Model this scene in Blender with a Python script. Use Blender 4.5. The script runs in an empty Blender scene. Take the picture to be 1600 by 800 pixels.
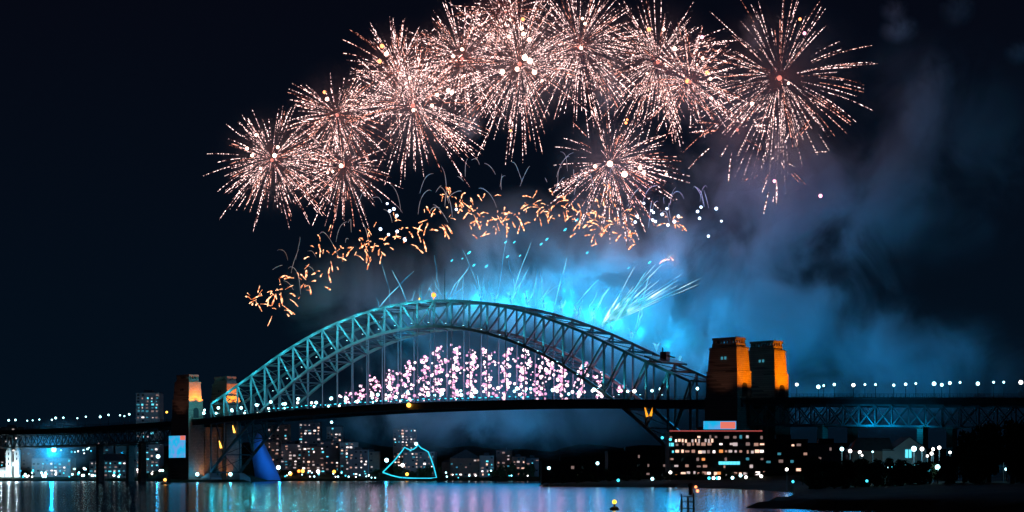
import bpy, math, random
from mathutils import Vector, Matrix
R = random.Random(11)
C = bpy.context.scene.collection
SC = bpy.context.scene

# ------------------------------------------------------------------ camera, world, exposure
F, HOR, CAMH = 2729.0, 742.0, 6.0            # focal length (photo px), horizon row, eye height over the water
cam = bpy.data.cameras.new('camera'); camo = bpy.data.objects.new('camera', cam); C.objects.link(camo)
camo.location = (0, 0, CAMH); camo.rotation_euler = (math.radians(90), 0, 0)
cam.sensor_width = 36; cam.lens = F / 1600 * 36; cam.shift_y = (HOR - 400) / 1600
cam.clip_start = 1; cam.clip_end = 20000
SC.camera = camo
W = bpy.data.worlds.new('World'); SC.world = W; W.use_nodes = True
nt = W.node_tree; bg = nt.nodes['Background']
sky = nt.nodes.new('ShaderNodeTexSky'); sky.sky_type = 'NISHITA'; sky.sun_disc = False
sky.sun_elevation = math.radians(-4); sky.sun_rotation = math.radians(200)
tcw = nt.nodes.new('ShaderNodeTexCoord'); sxyz = nt.nodes.new('ShaderNodeSeparateXYZ'); rmp = nt.nodes.new('ShaderNodeValToRGB')
nt.links.new(tcw.outputs['Generated'], sxyz.inputs[0]); nt.links.new(sxyz.outputs[2], rmp.inputs[0])
rmp.color_ramp.elements[0].position = 0.0; rmp.color_ramp.elements[0].color = (0.020, 0.110, 0.250, 1)
rmp.color_ramp.elements[1].position = 0.27; rmp.color_ramp.elements[1].color = (0.034, 0.050, 0.130, 1)
mx = nt.nodes.new('ShaderNodeMix'); mx.data_type = 'RGBA'; mx.inputs[0].default_value = 0.97
nt.links.new(sky.outputs[0], mx.inputs[6]); nt.links.new(rmp.outputs[0], mx.inputs[7])
nt.links.new(mx.outputs[2], bg.inputs[0]); bg.inputs[1].default_value = 0.05
SC.view_settings.view_transform = 'Standard'; SC.view_settings.look = 'None'
SC.view_settings.exposure = 0; SC.view_settings.gamma = 1
cy = SC.cycles
cy.max_bounces = 4; cy.diffuse_bounces = 1; cy.glossy_bounces = 2; cy.transmission_bounces = 2; cy.volume_bounces = 0
cy.transparent_max_bounces = 6; cy.light_sampling_threshold = 0.0
cy.sample_clamp_indirect = 3; cy.sample_clamp_direct = 0
cy.use_denoising = True; cy.use_adaptive_sampling = True; cy.adaptive_threshold = 0.03; cy.adaptive_min_samples = 20

# ------------------------------------------------------------------ placing
def P(px, py, d): return Vector(((px - 800) * d / F, d, CAMH + (HOR - py) * d / F))
def PX(px, d): return (px - 800) * d / F
def PZ(py, d): return CAMH + (HOR - py) * d / F
AX = Vector((13.07, -12.79, 0)); AU = AX.normalized()          # bridge axis: one panel / unit
CR = Vector((0.6994, 0.7147, 0))                               # across the bridge, away from the eye
N0 = Vector((-252.7, 1467, 0))
def B(k, v, z): return N0 + AX * k + CR * (v + 15) + Vector((0, 0, z))
def kpx(px, v):
    o = N0 + CR * (v + 15); m = (px - 800) / F
    return (m * o.y - o.x) / (13.07 + 12.79 * m)
def interp(x, pts):
    if x <= pts[0][0]: return pts[0][1]
    for (a, b), (c, d) in zip(pts, pts[1:]):
        if x <= c: return b + (d - b) * (x - a) / (c - a)
    return pts[-1][1]
def zrail(k):
    if 0 <= k <= 28: return 61.0 - 5.5 * ((k - 14) / 14) ** 2
    return interp(k, [(-22, 51), (-10, 51.8), (-3, 54), (0, 55.5), (28, 55.5), (32.3, 54.8), (40.6, 49.9), (48, 45.5)])
TOPZ = [65.5, 72.5, 79.6, 87.0, 94.5, 101.8, 108.3, 114.2, 119.3, 123.7, 127.2, 130, 132, 133.2, 133.7]
def ztop(k):
    n = min(k, 28 - k); i = min(13, int(n)); return TOPZ[i] + (TOPZ[i + 1] - TOPZ[i]) * (n - i) if n < 14 else TOPZ[14]
def zlow(k): return 8.5 + 106.5 * (1 - ((k - 14) / 14) ** 2)

# ------------------------------------------------------------------ mesh builder
class MB:
    def __init__(s): s.v = []; s.f = []; s.m = []; s.cm = 0
    def add(s, vs, fs):
        o = len(s.v); s.v += [Vector(v) for v in vs]
        for f in fs: s.f.append(tuple(i + o for i in f)); s.m.append(s.cm)
    def box(s, x0, x1, y0, y1, z0, z1):
        s.add([(x0,y0,z0),(x1,y0,z0),(x1,y1,z0),(x0,y1,z0),(x0,y0,z1),(x1,y0,z1),(x1,y1,z1),(x0,y1,z1)],
              [(0,3,2,1),(4,5,6,7),(0,1,5,4),(1,2,6,5),(2,3,7,6),(3,0,4,7)])
    def bar(s, a, b, w, h, up=Vector((0,0,1))):
        a = Vector(a); b = Vector(b); d = (b - a).normalized()
        if abs(d.dot(up)) > 0.98: up = CR
        x = d.cross(up).normalized() * (w / 2); y = x.cross(d).normalized() * (h / 2)
        s.add([a-x-y, a+x-y, a+x+y, a-x+y, b-x-y, b+x-y, b+x+y, b-x+y],
              [(0,3,2,1),(4,5,6,7),(0,1,5,4),(1,2,6,5),(2,3,7,6),(3,0,4,7)])
    def tube(s, pts, rad, n=5):
        pts = [Vector(p) for p in pts]; vs = []; fs = []
        for i, p in enumerate(pts):
            d = (pts[min(i+1, len(pts)-1)] - pts[max(i-1, 0)]).normalized()
            up = Vector((0,0,1)) if abs(d.z) < 0.9 else Vector((1,0,0))
            x = d.cross(up).normalized(); y = x.cross(d); r = rad[i] if hasattr(rad, '__len__') else rad
            for j in range(n):
                t = 2 * math.pi * j / n; vs.append(p + x * (math.cos(t) * r) + y * (math.sin(t) * r))
        for i in range(len(pts) - 1):
            for j in range(n):
                fs.append((i*n+j, i*n+(j+1) % n, (i+1)*n+(j+1) % n, (i+1)*n+j))
        fs.append(tuple(reversed(range(n)))); fs.append(tuple((len(pts)-1)*n + j for j in range(n)))
        s.add(vs, fs)
    def ball(s, c, r, seg=8, rings=5, sz=1.0):
        c = Vector(c); vs = [c + Vector((0,0,-r*sz))]; fs = []
        for i in range(1, rings):
            a = math.pi * i / rings
            for j in range(seg):
                t = 2*math.pi*j/seg; vs.append(c + Vector((r*math.sin(a)*math.cos(t), r*math.sin(a)*math.sin(t), -r*math.cos(a)*sz)))
        vs.append(c + Vector((0,0,r*sz))); L = len(vs) - 1
        for j in range(seg):
            fs.append((0, 1+(j+1) % seg, 1+j))
            for i in range(rings-2): fs.append((1+i*seg+j, 1+i*seg+(j+1) % seg, 1+(i+1)*seg+(j+1) % seg, 1+(i+1)*seg+j))
            fs.append((L, L-seg+j, L-seg+(j+1) % seg))
        s.add(vs, fs)
    def loft(s, secs, cap=True):            # list of equally long closed rings
        n = len(secs[0]); vs = [v for r in secs for v in r]; fs = []
        for i in range(len(secs)-1):
            for j in range(n): fs.append((i*n+j, i*n+(j+1) % n, (i+1)*n+(j+1) % n, (i+1)*n+j))
        if cap: fs.append(tuple(reversed(range(n)))); fs.append(tuple((len(secs)-1)*n+j for j in range(n)))
        s.add(vs, fs)
    def lathe(s, c, prof, seg=10):
        c = Vector(c)
        s.loft([[c + Vector((r*math.cos(2*math.pi*j/seg), r*math.sin(2*math.pi*j/seg), z)) for j in range(seg)] for r, z in prof])
    def mesh(s, name, mats, loc=Vector((0,0,0)), smooth=False):
        me = bpy.data.meshes.new(name); me.from_pydata([v - loc for v in s.v], [], s.f)
        for m in (mats if isinstance(mats, (list, tuple)) else [mats]): me.materials.append(m)
        if any(s.m): me.polygons.foreach_set('material_index', s.m)
        if smooth: me.polygons.foreach_set('use_smooth', [True]*len(me.polygons))
        return me
    def build(s, name, mats, parent=None, loc=None, smooth=False):
        if loc is None: loc = world_loc(parent) if parent is not None else Vector((0,0,0))
        o = bpy.data.objects.new(name, s.mesh(name, mats, loc, smooth)); C.objects.link(o)
        if parent is not None: o.parent = parent
        else: o.location = loc
        return o
def world_loc(o):
    l = Vector(o.location)
    while o.parent is not None: o = o.parent; l += Vector(o.location)
    return l
def put(name, data, loc, parent=None, scale=None, rz=0):
    o = bpy.data.objects.new(name, data); C.objects.link(o); o.location = loc
    if scale is not None: o.scale = scale
    if rz: o.rotation_euler.z = rz
    if parent is not None: o.parent = parent
    return o
def tag(o, label=None, cat=None, group=None, kind=None):
    if label: o['label'] = label
    if cat: o['category'] = cat
    if group: o['group'] = group
    if kind: o['kind'] = kind
    return o
def thing(name, loc, label, cat, group=None, rz=0):
    o = bpy.data.objects.new(name, None); C.objects.link(o); o.location = loc; o.rotation_euler.z = rz
    o.empty_display_size = 2
    return tag(o, label, cat, group)
def dup(root, loc):
    r = root.copy(); C.objects.link(r); r.location = loc
    for ch in list(root.children):
        c = ch.copy(); C.objects.link(c); c.parent = r
        for g in list(ch.children): d = g.copy(); C.objects.link(d); d.parent = c
    return r

# ------------------------------------------------------------------ materials
def mat(name, col, rough=0.7, metal=0.0, noise=0.0, nscale=0.3, bump=0.0):
    m = bpy.data.materials.new(name); m.use_nodes = True; t = m.node_tree; b = t.nodes['Principled BSDF']
    b.inputs['Roughness'].default_value = rough; b.inputs['Metallic'].default_value = metal
    b.inputs['Base Color'].default_value = (*col, 1)
    if noise or bump:
        tc = t.nodes.new('ShaderNodeTexCoord'); n = t.nodes.new('ShaderNodeTexNoise'); n.inputs['Scale'].default_value = nscale; n.inputs['Detail'].default_value = 5
        t.links.new(tc.outputs['Object'], n.inputs['Vector'])
        if noise:
            r = t.nodes.new('ShaderNodeValToRGB'); r.color_ramp.elements[0].position = 0.3; r.color_ramp.elements[1].position = 0.7
            r.color_ramp.elements[0].color = (*[c*(1-noise) for c in col], 1); r.color_ramp.elements[1].color = (*[min(1, c*(1+noise)) for c in col], 1)
            t.links.new(n.outputs['Fac'], r.inputs[0]); t.links.new(r.outputs[0], b.inputs['Base Color'])
        if bump:
            bp = t.nodes.new('ShaderNodeBump'); bp.inputs['Strength'].default_value = bump; bp.inputs['Distance'].default_value = 0.3
            t.links.new(n.outputs['Fac'], bp.inputs['Height']); t.links.new(bp.outputs[0], b.inputs['Normal'])
    return m
def stone_mat(name, col):
    m = mat(name, col, 0.85); t = m.node_tree; b = t.nodes['Principled BSDF']
    tc = t.nodes.new('ShaderNodeTexCoord'); mp = t.nodes.new('ShaderNodeMapping'); mp.inputs['Rotation'].default_value = (math.radians(90), 0, 0)
    sep = t.nodes.new('ShaderNodeSeparateXYZ'); cmb = t.nodes.new('ShaderNodeCombineXYZ'); ad = t.nodes.new('ShaderNodeMath'); ad.operation = 'ADD'
    t.links.new(tc.outputs['Object'], sep.inputs[0]); t.links.new(sep.outputs[0], ad.inputs[0]); t.links.new(sep.outputs[1], ad.inputs[1])
    t.links.new(ad.outputs[0], cmb.inputs[0]); t.links.new(sep.outputs[2], cmb.inputs[1])
    br = t.nodes.new('ShaderNodeTexBrick'); br.inputs['Scale'].default_value = 1; br.inputs['Brick Width'].default_value = 2.6; br.inputs['Row Height'].default_value = 1.3
    br.inputs['Mortar Size'].default_value = 0.09; br.inputs['Color1'].default_value = (*col, 1); br.inputs['Color2'].default_value = (*[c*0.72 for c in col], 1); br.inputs['Mortar'].default_value = (*[c*0.4 for c in col], 1)
    t.links.new(cmb.outputs[0], br.inputs['Vector']); t.links.new(br.outputs[0], b.inputs['Base Color'])
    return m
def emat(name, col, s, sample=True):
    m = bpy.data.materials.new(name); m.use_nodes = True; t = m.node_tree; t.nodes.clear()
    e = t.nodes.new('ShaderNodeEmission'); e.inputs[0].default_value = (*col, 1); e.inputs[1].default_value = s
    o = t.nodes.new('ShaderNodeOutputMaterial'); t.links.new(e.outputs[0], o.inputs[0])
    m.cycles.emission_sampling = 'AUTO' if sample else 'NONE'
    return m
def spark_mat(name, c0, c1, s0, s1, scale, p0=0.38, p1=0.62):        # crackling sparks: brightness varies along the trail
    m = emat(name, c1, s1, False); t = m.node_tree; e = [n for n in t.nodes if n.type == 'EMISSION'][0]
    tc = t.nodes.new('ShaderNodeTexCoord'); n = t.nodes.new('ShaderNodeTexNoise'); n.inputs['Scale'].default_value = scale; n.inputs['Detail'].default_value = 2
    t.links.new(tc.outputs['Object'], n.inputs['Vector'])
    mr = t.nodes.new('ShaderNodeMapRange'); mr.inputs[1].default_value = p0; mr.inputs[2].default_value = p1
    t.links.new(n.outputs['Fac'], mr.inputs[0])
    mc = t.nodes.new('ShaderNodeMix'); mc.data_type = 'RGBA'; mc.inputs[6].default_value = (*c0, 1); mc.inputs[7].default_value = (*c1, 1)
    t.links.new(mr.outputs[0], mc.inputs[0]); t.links.new(mc.outputs[2], e.inputs[0])
    ms = t.nodes.new('ShaderNodeMapRange'); ms.inputs[3].default_value = s0; ms.inputs[4].default_value = s1
    t.links.new(mr.outputs[0], ms.inputs[0]); t.links.new(ms.outputs[0], e.inputs[1])
    return m
STEEL = mat('painted_steel', (0.15, 0.175, 0.18), 0.55, 0.0, 0.25, 0.15)
DSTEEL = mat('dark_or_shaded_steel', (0.06, 0.064, 0.068), 0.6, 0.0, 0.2, 0.2)  # also the shaded tone of the arch bracing, whose paint matches the trusses
ASPH = mat('asphalt', (0.05, 0.05, 0.052), 0.9)
GRAN = stone_mat('granite_blocks', (0.36, 0.29, 0.23))
CONC = mat('concrete', (0.28, 0.27, 0.26), 0.85, 0, 0.2, 0.1)
BRICKM = mat('brown_brick', (0.22, 0.13, 0.10), 0.85, 0, 0.2, 0.3)
RENDERM = mat('pale_render', (0.36, 0.32, 0.30), 0.85, 0, 0.15, 0.1)
GREYM = mat('grey_cladding', (0.17, 0.18, 0.20), 0.7, 0, 0.2, 0.1)
DARKB = mat('dark_timber', (0.06, 0.055, 0.05), 0.85, 0, 0.25, 0.2)
ROOFM = mat('slate_roof', (0.07, 0.07, 0.08), 0.8, 0, 0.2, 0.4)
REDROOF = mat('red_tile_roof', (0.26, 0.08, 0.05), 0.8, 0, 0.2, 0.4)
WHITE = mat('white_paint', (0.8, 0.8, 0.8), 0.6)
GLASSD = mat('dark_window_glass', (0.03, 0.035, 0.045), 0.15)
GRASS = mat('grass_ground', (0.03, 0.034, 0.018), 0.95, 0, 0.4, 0.05, 0.4)
LEAF = mat('dark_foliage', (0.05, 0.075, 0.03), 0.8, 0, 0.4, 0.3)
BARK = mat('bark', (0.08, 0.06, 0.045), 0.9, 0, 0.3, 0.5)
BLACKM = mat('black_paint', (0.02, 0.02, 0.022), 0.6)
YELLOW = mat('yellow_paint', (0.75, 0.55, 0.05), 0.5)
SMOKETRAIL = mat('thin_smoke', (0.75, 0.78, 0.8), 1.0)
E_LAMP = emat('lamp_cyan_white', (0.45, 0.92, 1.0), 6, False)
E_LAMPW = emat('lamp_white', (1.0, 0.93, 0.88), 6, False)
E_CYAN = emat('lamp_cyan', (0.06, 0.72, 0.95), 2.2)
E_WARM = emat('lamp_amber', (1.0, 0.45, 0.06), 4)
E_ORNG = emat('lamp_orange', (1.0, 0.22, 0.03), 4)
W_WARM = emat('window_warm', (1.0, 0.58, 0.42), 1.5, False)
W_WHITE = emat('window_white', (1.0, 0.86, 0.82), 2.0, False)
W_CYAN = emat('window_cyan', (0.12, 0.75, 0.95), 1.3, False)
W_DIM = emat('window_dim', (0.9, 0.6, 0.55), 0.25, False)
W_ORNG = emat('window_orange', (1.0, 0.35, 0.10), 1.0, False)
W_WARM2 = emat('window_warm_soft', (1.0, 0.55, 0.42), 0.45, False); W_WHITE2 = emat('window_white_soft', (1.0, 0.82, 0.80), 0.6, False); W_CYAN2 = emat('window_cyan_soft', (0.10, 0.55, 0.75), 0.4, False)
SOFT = {'window_warm': W_WARM2, 'window_white': W_WHITE2, 'window_cyan': W_CYAN2, 'window_orange': W_WARM2}

# ------------------------------------------------------------------ lights
def point(loc, col, power, rad=1.0, vol=1.0, spec=1.0):
    l = bpy.data.lights.new('lamp_or_added_light', 'POINT'); l.color = col; l.energy = power; l.shadow_soft_size = rad; l.volume_factor = vol; l.specular_factor = spec
    o = bpy.data.objects.new('lamp_or_added_light', l); C.objects.link(o); o.location = loc; return o
def spot(loc, to, col, power, deg, blend=0.5, rad=0.5, vol=0.04):
    l = bpy.data.lights.new('flood_or_added_light', 'SPOT'); l.color = col; l.energy = power; l.shadow_soft_size = rad
    l.spot_size = math.radians(deg); l.spot_blend = blend; l.volume_factor = vol
    o = bpy.data.objects.new('flood_or_added_light', l); C.objects.link(o); o.location = loc
    o.rotation_euler = (Vector(to) - Vector(loc)).to_track_quat('-Z', 'Y').to_euler(); return o

# ------------------------------------------------------------------ smoke
def smoke_mat(name, blobs, dens, nscale, lo, hi, step, stretch=1.0, detail=4.0):
    m = bpy.data.materials.new(name); m.use_nodes = True; t = m.node_tree; t.nodes.clear(); L = t.links.new
    geo = t.nodes.new('ShaderNodeNewGeometry') if False else t.nodes.new('ShaderNodeTexCoord'); pos = geo.outputs['Object']
    total = None
    for c, r, w in blobs:
        s = t.nodes.new('ShaderNodeVectorMath'); s.operation = 'SUBTRACT'; L(pos, s.inputs[0]); s.inputs[1].default_value = c
        d = t.nodes.new('ShaderNodeVectorMath'); d.operation = 'DIVIDE'; L(s.outputs[0], d.inputs[0]); d.inputs[1].default_value = r
        ln = t.nodes.new('ShaderNodeVectorMath'); ln.operation = 'LENGTH'; L(d.outputs[0], ln.inputs[0])
        mr = t.nodes.new('ShaderNodeMapRange'); mr.interpolation_type = 'SMOOTHSTEP'
        mr.inputs[1].default_value = 1.0; mr.inputs[2].default_value = 0.15; mr.inputs[3].default_value = 0; mr.inputs[4].default_value = w
        L(ln.outputs['Value'], mr.inputs[0])
        if total is None: total = mr.outputs[0]
        else:
            a = t.nodes.new('ShaderNodeMath'); a.operation = 'ADD'; L(total, a.inputs[0]); L(mr.outputs[0], a.inputs[1]); total = a.outputs[0]
    n = t.nodes.new('ShaderNodeTexNoise'); n.inputs['Scale'].default_value = nscale; n.inputs['Detail'].default_value = detail; n.inputs['Roughness'].default_value = 0.6
    n.inputs['Distortion'].default_value = 0.6
    if stretch != 1.0:
        sv = t.nodes.new('ShaderNodeVectorMath'); sv.operation = 'MULTIPLY'; L(pos, sv.inputs[0]); sv.inputs[1].default_value = (1, 1, stretch); L(sv.outputs[0], n.inputs['Vector'])
    else: L(pos, n.inputs['Vector'])
    mr = t.nodes.new('ShaderNodeMapRange'); mr.interpolation_type = 'SMOOTHSTEP'; mr.inputs[1].default_value = lo; mr.inputs[2].default_value = hi
    mr.inputs[3].default_value = 0.03; mr.inputs[4].default_value = 1
    L(n.outputs['Fac'], mr.inputs[0])
    a = t.nodes.new('ShaderNodeMath'); a.operation = 'MULTIPLY'; L(total, a.inputs[0]); L(mr.outputs[0], a.inputs[1])
    b = t.nodes.new('ShaderNodeMath'); b.operation = 'MULTIPLY'; L(a.outputs[0], b.inputs[0]); b.inputs[1].default_value = dens
    v = t.nodes.new('ShaderNodeVolumePrincipled'); v.inputs['Color'].default_value = (0.9, 0.92, 0.95, 1); L(b.outputs[0], v.inputs['Density'])
    o = t.nodes.new('ShaderNodeOutputMaterial'); L(v.outputs[0], o.inputs['Volume'])
    m.cycles.volume_sampling = 'MULTIPLE_IMPORTANCE'; m.cycles.volume_step_rate = step
    return m
def smoke(name, label, blobs_px, d, dens, nscale, lo, hi, step, stretch=1.0, detail=4.0):
    bl = []; mn = Vector((1e9,)*3); mxv = -mn
    for px, py, rx, ry, dd, rd, w in blobs_px:
        c = P(px, py, d + dd); r = Vector((rx * d / F, rd, ry * d / F)); bl.append((c, r, w))
        for i in range(3): mn[i] = min(mn[i], c[i] - r[i]); mxv[i] = max(mxv[i], c[i] + r[i])
    mn.z = max(mn.z, 0.5)
    ctr = (mn + mxv) / 2
    m = smoke_mat(name + '_volume', [(c - ctr, r, w) for c, r, w in bl], dens, nscale, lo, hi, step, stretch, detail)
    b = MB(); b.box(mn.x, mxv.x, mn.y, mxv.y, mn.z, mxv.z)
    return tag(b.build(name, m, None, ctr), label, None, None, 'stuff')

def behind(px, v): return B(kpx(px, v), v, 0).y - 1385
smoke('smoke', 'billowing blue lit firework smoke drifting above the arch and right of it', [
    (820, 440, 250, 110, -40, 55, 0.8), (990, 470, 250, 150, -50, 60, 0.9), (1160, 490, 290, 210, -20, 65, 0.75),
    (1380, 570, 290, 120, 10, 65, 0.75), (1250, 300, 260, 150, 0, 60, 0.9), (900, 360, 260, 80, -10, 50, 0.5),
    (580, 480, 170, 120, 20, 50, 0.35), (740, 650, 360, 80, 30, 50, 0.45), (760, 575, 260, 80, 20, 45, 0.3), (1450, 230, 220, 220, 0, 55, 0.25)],
    1385, 0.046, 0.017, 0.44, 0.62, 0.30, 0.8, 6.0)
smoke('smoke', 'bright curling cyan smoke boiling along the crest of the arch', [
    (px, py, 70, ry, behind(px, 46), 24, w) for px, py, ry, w in ((640, 482, 34, .3), (695, 468, 42, .7), (760, 462, 52, 1), (830, 466, 60, 1), (895, 476, 62, 1), (955, 494, 62, 1), (1015, 520, 55, .8), (1075, 556, 42, .5))],
    1385, 0.20, 0.075, 0.47, 0.63, 0.26, 0.45, 4.0)
CY1 = (0.0, 0.44, 0.95); CY2 = (0.0, 0.33, 0.82)
for k, dz, p in ((13.0, 14, 30), (15.0, 12, 50), (17.0, 12, 70), (19.0, 12, 85), (21.0, 16, 100), (23.0, 18, 110), (25, 14, 90), (27, 14, 70)):
    point(B(k, 82, ztop(k) + dz), CY1, p * 1350, 3, 1, .15)  # added lights behind the arch that make the smoke glow blue
for k, p in ((11.5, 16), (13.2, 22), (14.6, 26), (16.0, 26), (17.2, 26), (18.4, 26), (19.6, 26), (20.8, 26), (22.0, 24), (23.2, 14), (24.6, 7)): point(B(k, 38, ztop(k) + 4), (.0, .52, 1.0), p*1000, 2, 1, .15)  # added lights inside the crest smoke, no fixtures there
for px, py, d, p in ((1130, 480, 1300, 120), (1330, 600, 1310, 190), (1240, 540, 1290, 70), (1040, 400, 1300, 60), (1500, 570, 1320, 50)): point(P(px, py, d), CY2, p * 1350, 14, 1, .25)  # added fill lights in mid air for the smoke at right
point(B(9, 50, 116), CY1, 44000, 3, 1, .2); point(B(5, 50, 98), CY1, 14000, 3, 1, .2)
for k in (7, 10, 13, 16, 19, 22): point(B(k, 120, 42), CY2, 30000, 25, 1, .2)  # added fill lights for the blue smoke under the deck
for px, py, p in ((1260, 290, 15), (1150, 285, 24), (1020, 290, 16)): point(P(px, py, 1310), (.85, .36, .8), p * 1000, 5)  # added pink fill lights that tint the upper smoke purple
# added narrow spots that draw soft beams in the smoke along the comet fan
for tx, ty in ((1100, 428), (1065, 438), (1030, 448), (1050, 398), (1000, 420)):
    a = B(22.3, 16, ztop(22.3) + 4); spot(a, P(tx, ty, a.y + 40), (0.15, 0.75, 1.0), 1400000, 2.4, 0.6, 1.0, 1.0)

# ------------------------------------------------------------------ water and land
def water():
    m = bpy.data.materials.new('harbour_water'); m.use_nodes = True; t = m.node_tree; b = t.nodes['Principled BSDF']; L = t.links.new
    b.inputs['Base Color'].default_value = (0.004, 0.012, 0.022, 1); b.inputs['Roughness'].default_value = 0.14; b.inputs['IOR'].default_value = 1.33
    tc = t.nodes.new('ShaderNodeTexCoord'); mp = t.nodes.new('ShaderNodeMapping'); mp.inputs['Scale'].default_value = (0.05, 0.28, 1)
    L(tc.outputs['Object'], mp.inputs[0]); n = t.nodes.new('ShaderNodeTexNoise'); n.inputs['Scale'].default_value = 1.0; n.inputs['Detail'].default_value = 4
    mp2 = t.nodes.new('ShaderNodeMapping'); mp2.inputs['Scale'].default_value = (0.10, 1.3, 1); L(tc.outputs['Object'], mp2.inputs[0]); n2 = t.nodes.new('ShaderNodeTexNoise'); n2.inputs['Scale'].default_value = 1.0; n2.inputs['Detail'].default_value = 3; L(mp2.outputs[0], n2.inputs['Vector'])
    ma = t.nodes.new('ShaderNodeMath'); ma.operation = 'MULTIPLY_ADD'; L(n2.outputs['Fac'], ma.inputs[0]); ma.inputs[1].default_value = .30; L(n.outputs['Fac'], ma.inputs[2])
    L(mp.outputs[0], n.inputs['Vector']); bp = t.nodes.new('ShaderNodeBump'); bp.inputs['Strength'].default_value = 0.4; bp.inputs['Distance'].default_value = 0.3
    L(ma.outputs[0], bp.inputs['Height']); L(bp.outputs[0], b.inputs['Normal'])
    w = MB(); w.add([(-1650,-140,0),(1650,-140,0),(1650,2750,0),(-1650,2750,0)], [(0,1,2,3)])
    tag(w.build('water', m), None, None, None, 'structure')
water()
for m_ in (GRASS, ROOFM, REDROOF, DARKB): m_.node_tree.nodes['Principled BSDF'].inputs['Specular IOR Level'].default_value = 0.05
def noise2(x, y):
    return (math.sin(x*0.021+1.3)*math.cos(y*0.017+0.4) + 0.6*math.sin(x*0.053+y*0.031) + 0.4*math.cos(y*0.071-x*0.043)) / 2
def sstep(a, b, x): t = max(0, min(1, (x - a) / (b - a))); return t*t*(3-2*t)
NSHORE = [(-400, 1640), (230, 1640), (262, 1450), (395, 1450), (420, 1660), (560, 1690), (600, 1750), (2200, 1750)]
def north_h(x, y):
    px = 800 + x * F / y; e = interp(px, NSHORE); d = y - e
    if d < -6: return -3
    return -3 + 5.0 * sstep(-6, 3, d) + 16 * sstep(30, 420, d) * (1 + 0.4 * noise2(x, y)) + 26 * sstep(300, 900, d) * (1 + 0.5 * noise2(x*0.5, y*0.5))
SEDGE = [(250, 1720), (285, 1420), (305, 1235), (318, 1168), (345, 1180), (420, 1235), (560, 1240), (720, 1175), (830, 1060), (905, 850), (960, 835), (1080, 960), (1250, 1075), (1600, 1150)]
def south_h(x, y):
    px = 800 + x * F / y; e = (px - interp(y, SEDGE)) * y / F
    if e < -6: return -3
    return -3 + 4.6 * sstep(-6, 4, e) + 1.8 * sstep(6, 60, e) * (1 + 0.5 * noise2(x*2, y*2)) + 9 * sstep(60, 200, e) * sstep(700, 1200, y)
def terrain(name, fn, x0, x1, y0, y1, st, m):
    b = MB(); nx = int((x1-x0)/st); ny = int((y1-y0)/st); vs = []; fs = []
    for j in range(ny+1):
        for i in range(nx+1):
            x = x0 + i*st; y = y0 + j*st; vs.append((x, y, fn(x, y)))
    for j in range(ny):
        for i in range(nx):
            q = (j*(nx+1)+i, j*(nx+1)+i+1, (j+1)*(nx+1)+i+1, (j+1)*(nx+1)+i)
            if max(vs[k][2] for k in q) > -2.9: fs.append(q)
    b.add(vs, fs); tag(b.build(name, m, smooth=True), None, None, None, 'structure')
terrain('north_shore_ground', north_h, -900, 1000, 1400, 2740, 14, GRASS)
terrain('south_shore_ground', south_h, 0, 900, 230, 1600, 9, GRASS)

# ------------------------------------------------------------------ the arch bridge
bridge = thing('arch_bridge', B(14, 0, 0), 'huge steel arch bridge lit cyan, carrying a road deck over the harbour', 'bridge')
for side, v in ((0, -15.0), (1, 15.0)):
    tr = bpy.data.objects.new('arch_truss', None); C.objects.link(tr); tr.parent = bridge
    b = MB()
    for k in range(28): b.bar(B(k, v, ztop(k)), B(k+1, v, ztop(k+1)), 1.5, 1.7)
    b.build('top_chord', STEEL, tr); b = MB()
    for k in range(28): b.bar(B(k, v, zlow(k)), B(k+1, v, zlow(k+1)), 1.6, 2.0)
    b.build('bottom_chord', STEEL, tr)
    for k in range(29):
        b = MB(); b.bar(B(k, v, zlow(k)), B(k, v, ztop(k)), 1.15, 1.25, CR); b.build('vertical_post', STEEL, tr)
    for k in range(28):
        kt, kb = (k, k+1) if k < 14 else (k+1, k)
        b = MB(); b.bar(B(kt, v, ztop(kt)), B(kb, v, zlow(kb)), 1.0, 1.1); b.build('diagonal_brace', STEEL, tr)
    for k in range(5, 24):
        b = MB(); b.bar(B(k, v, zlow(k)), B(k, v, zrail(k)-4), 0.5, 0.6, CR); b.build('hanger', STEEL, bridge)
for k in range(29):
    b = MB(); b.bar(B(k, -15, ztop(k)+.3), B(k, 15, ztop(k)+.3), 0.9, 1.3); b.build('cross_strut', DSTEEL, bridge)  # struts and braces darker than the trusses: shade inside the arch put into colour
    if abs(zlow(k) - zrail(k)) > 8:
        b = MB(); b.bar(B(k, -15, zlow(k)-.3), B(k, 15, zlow(k)-.3), 0.8, 1.0); b.build('cross_strut', DSTEEL, bridge)
for k in range(28):
    b = MB(); b.bar(B(k, -15, ztop(k)), B(k+1, 15, ztop(k+1)), 0.42, 0.5); b.bar(B(k, 15, ztop(k)-.8), B(k+1, -15, ztop(k+1)-.8), 0.42, 0.5)
    b.build('lateral_brace', DSTEEL, bridge)
    b = MB(); b.bar(B(k, -15, zlow(k)), B(k+1, 15, zlow(k+1)), 0.42, 0.5); b.bar(B(k, 15, zlow(k)-.8), B(k+1, -15, zlow(k+1)-.8), 0.42, 0.5)
    b.build('lateral_brace', DSTEEL, bridge)
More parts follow.
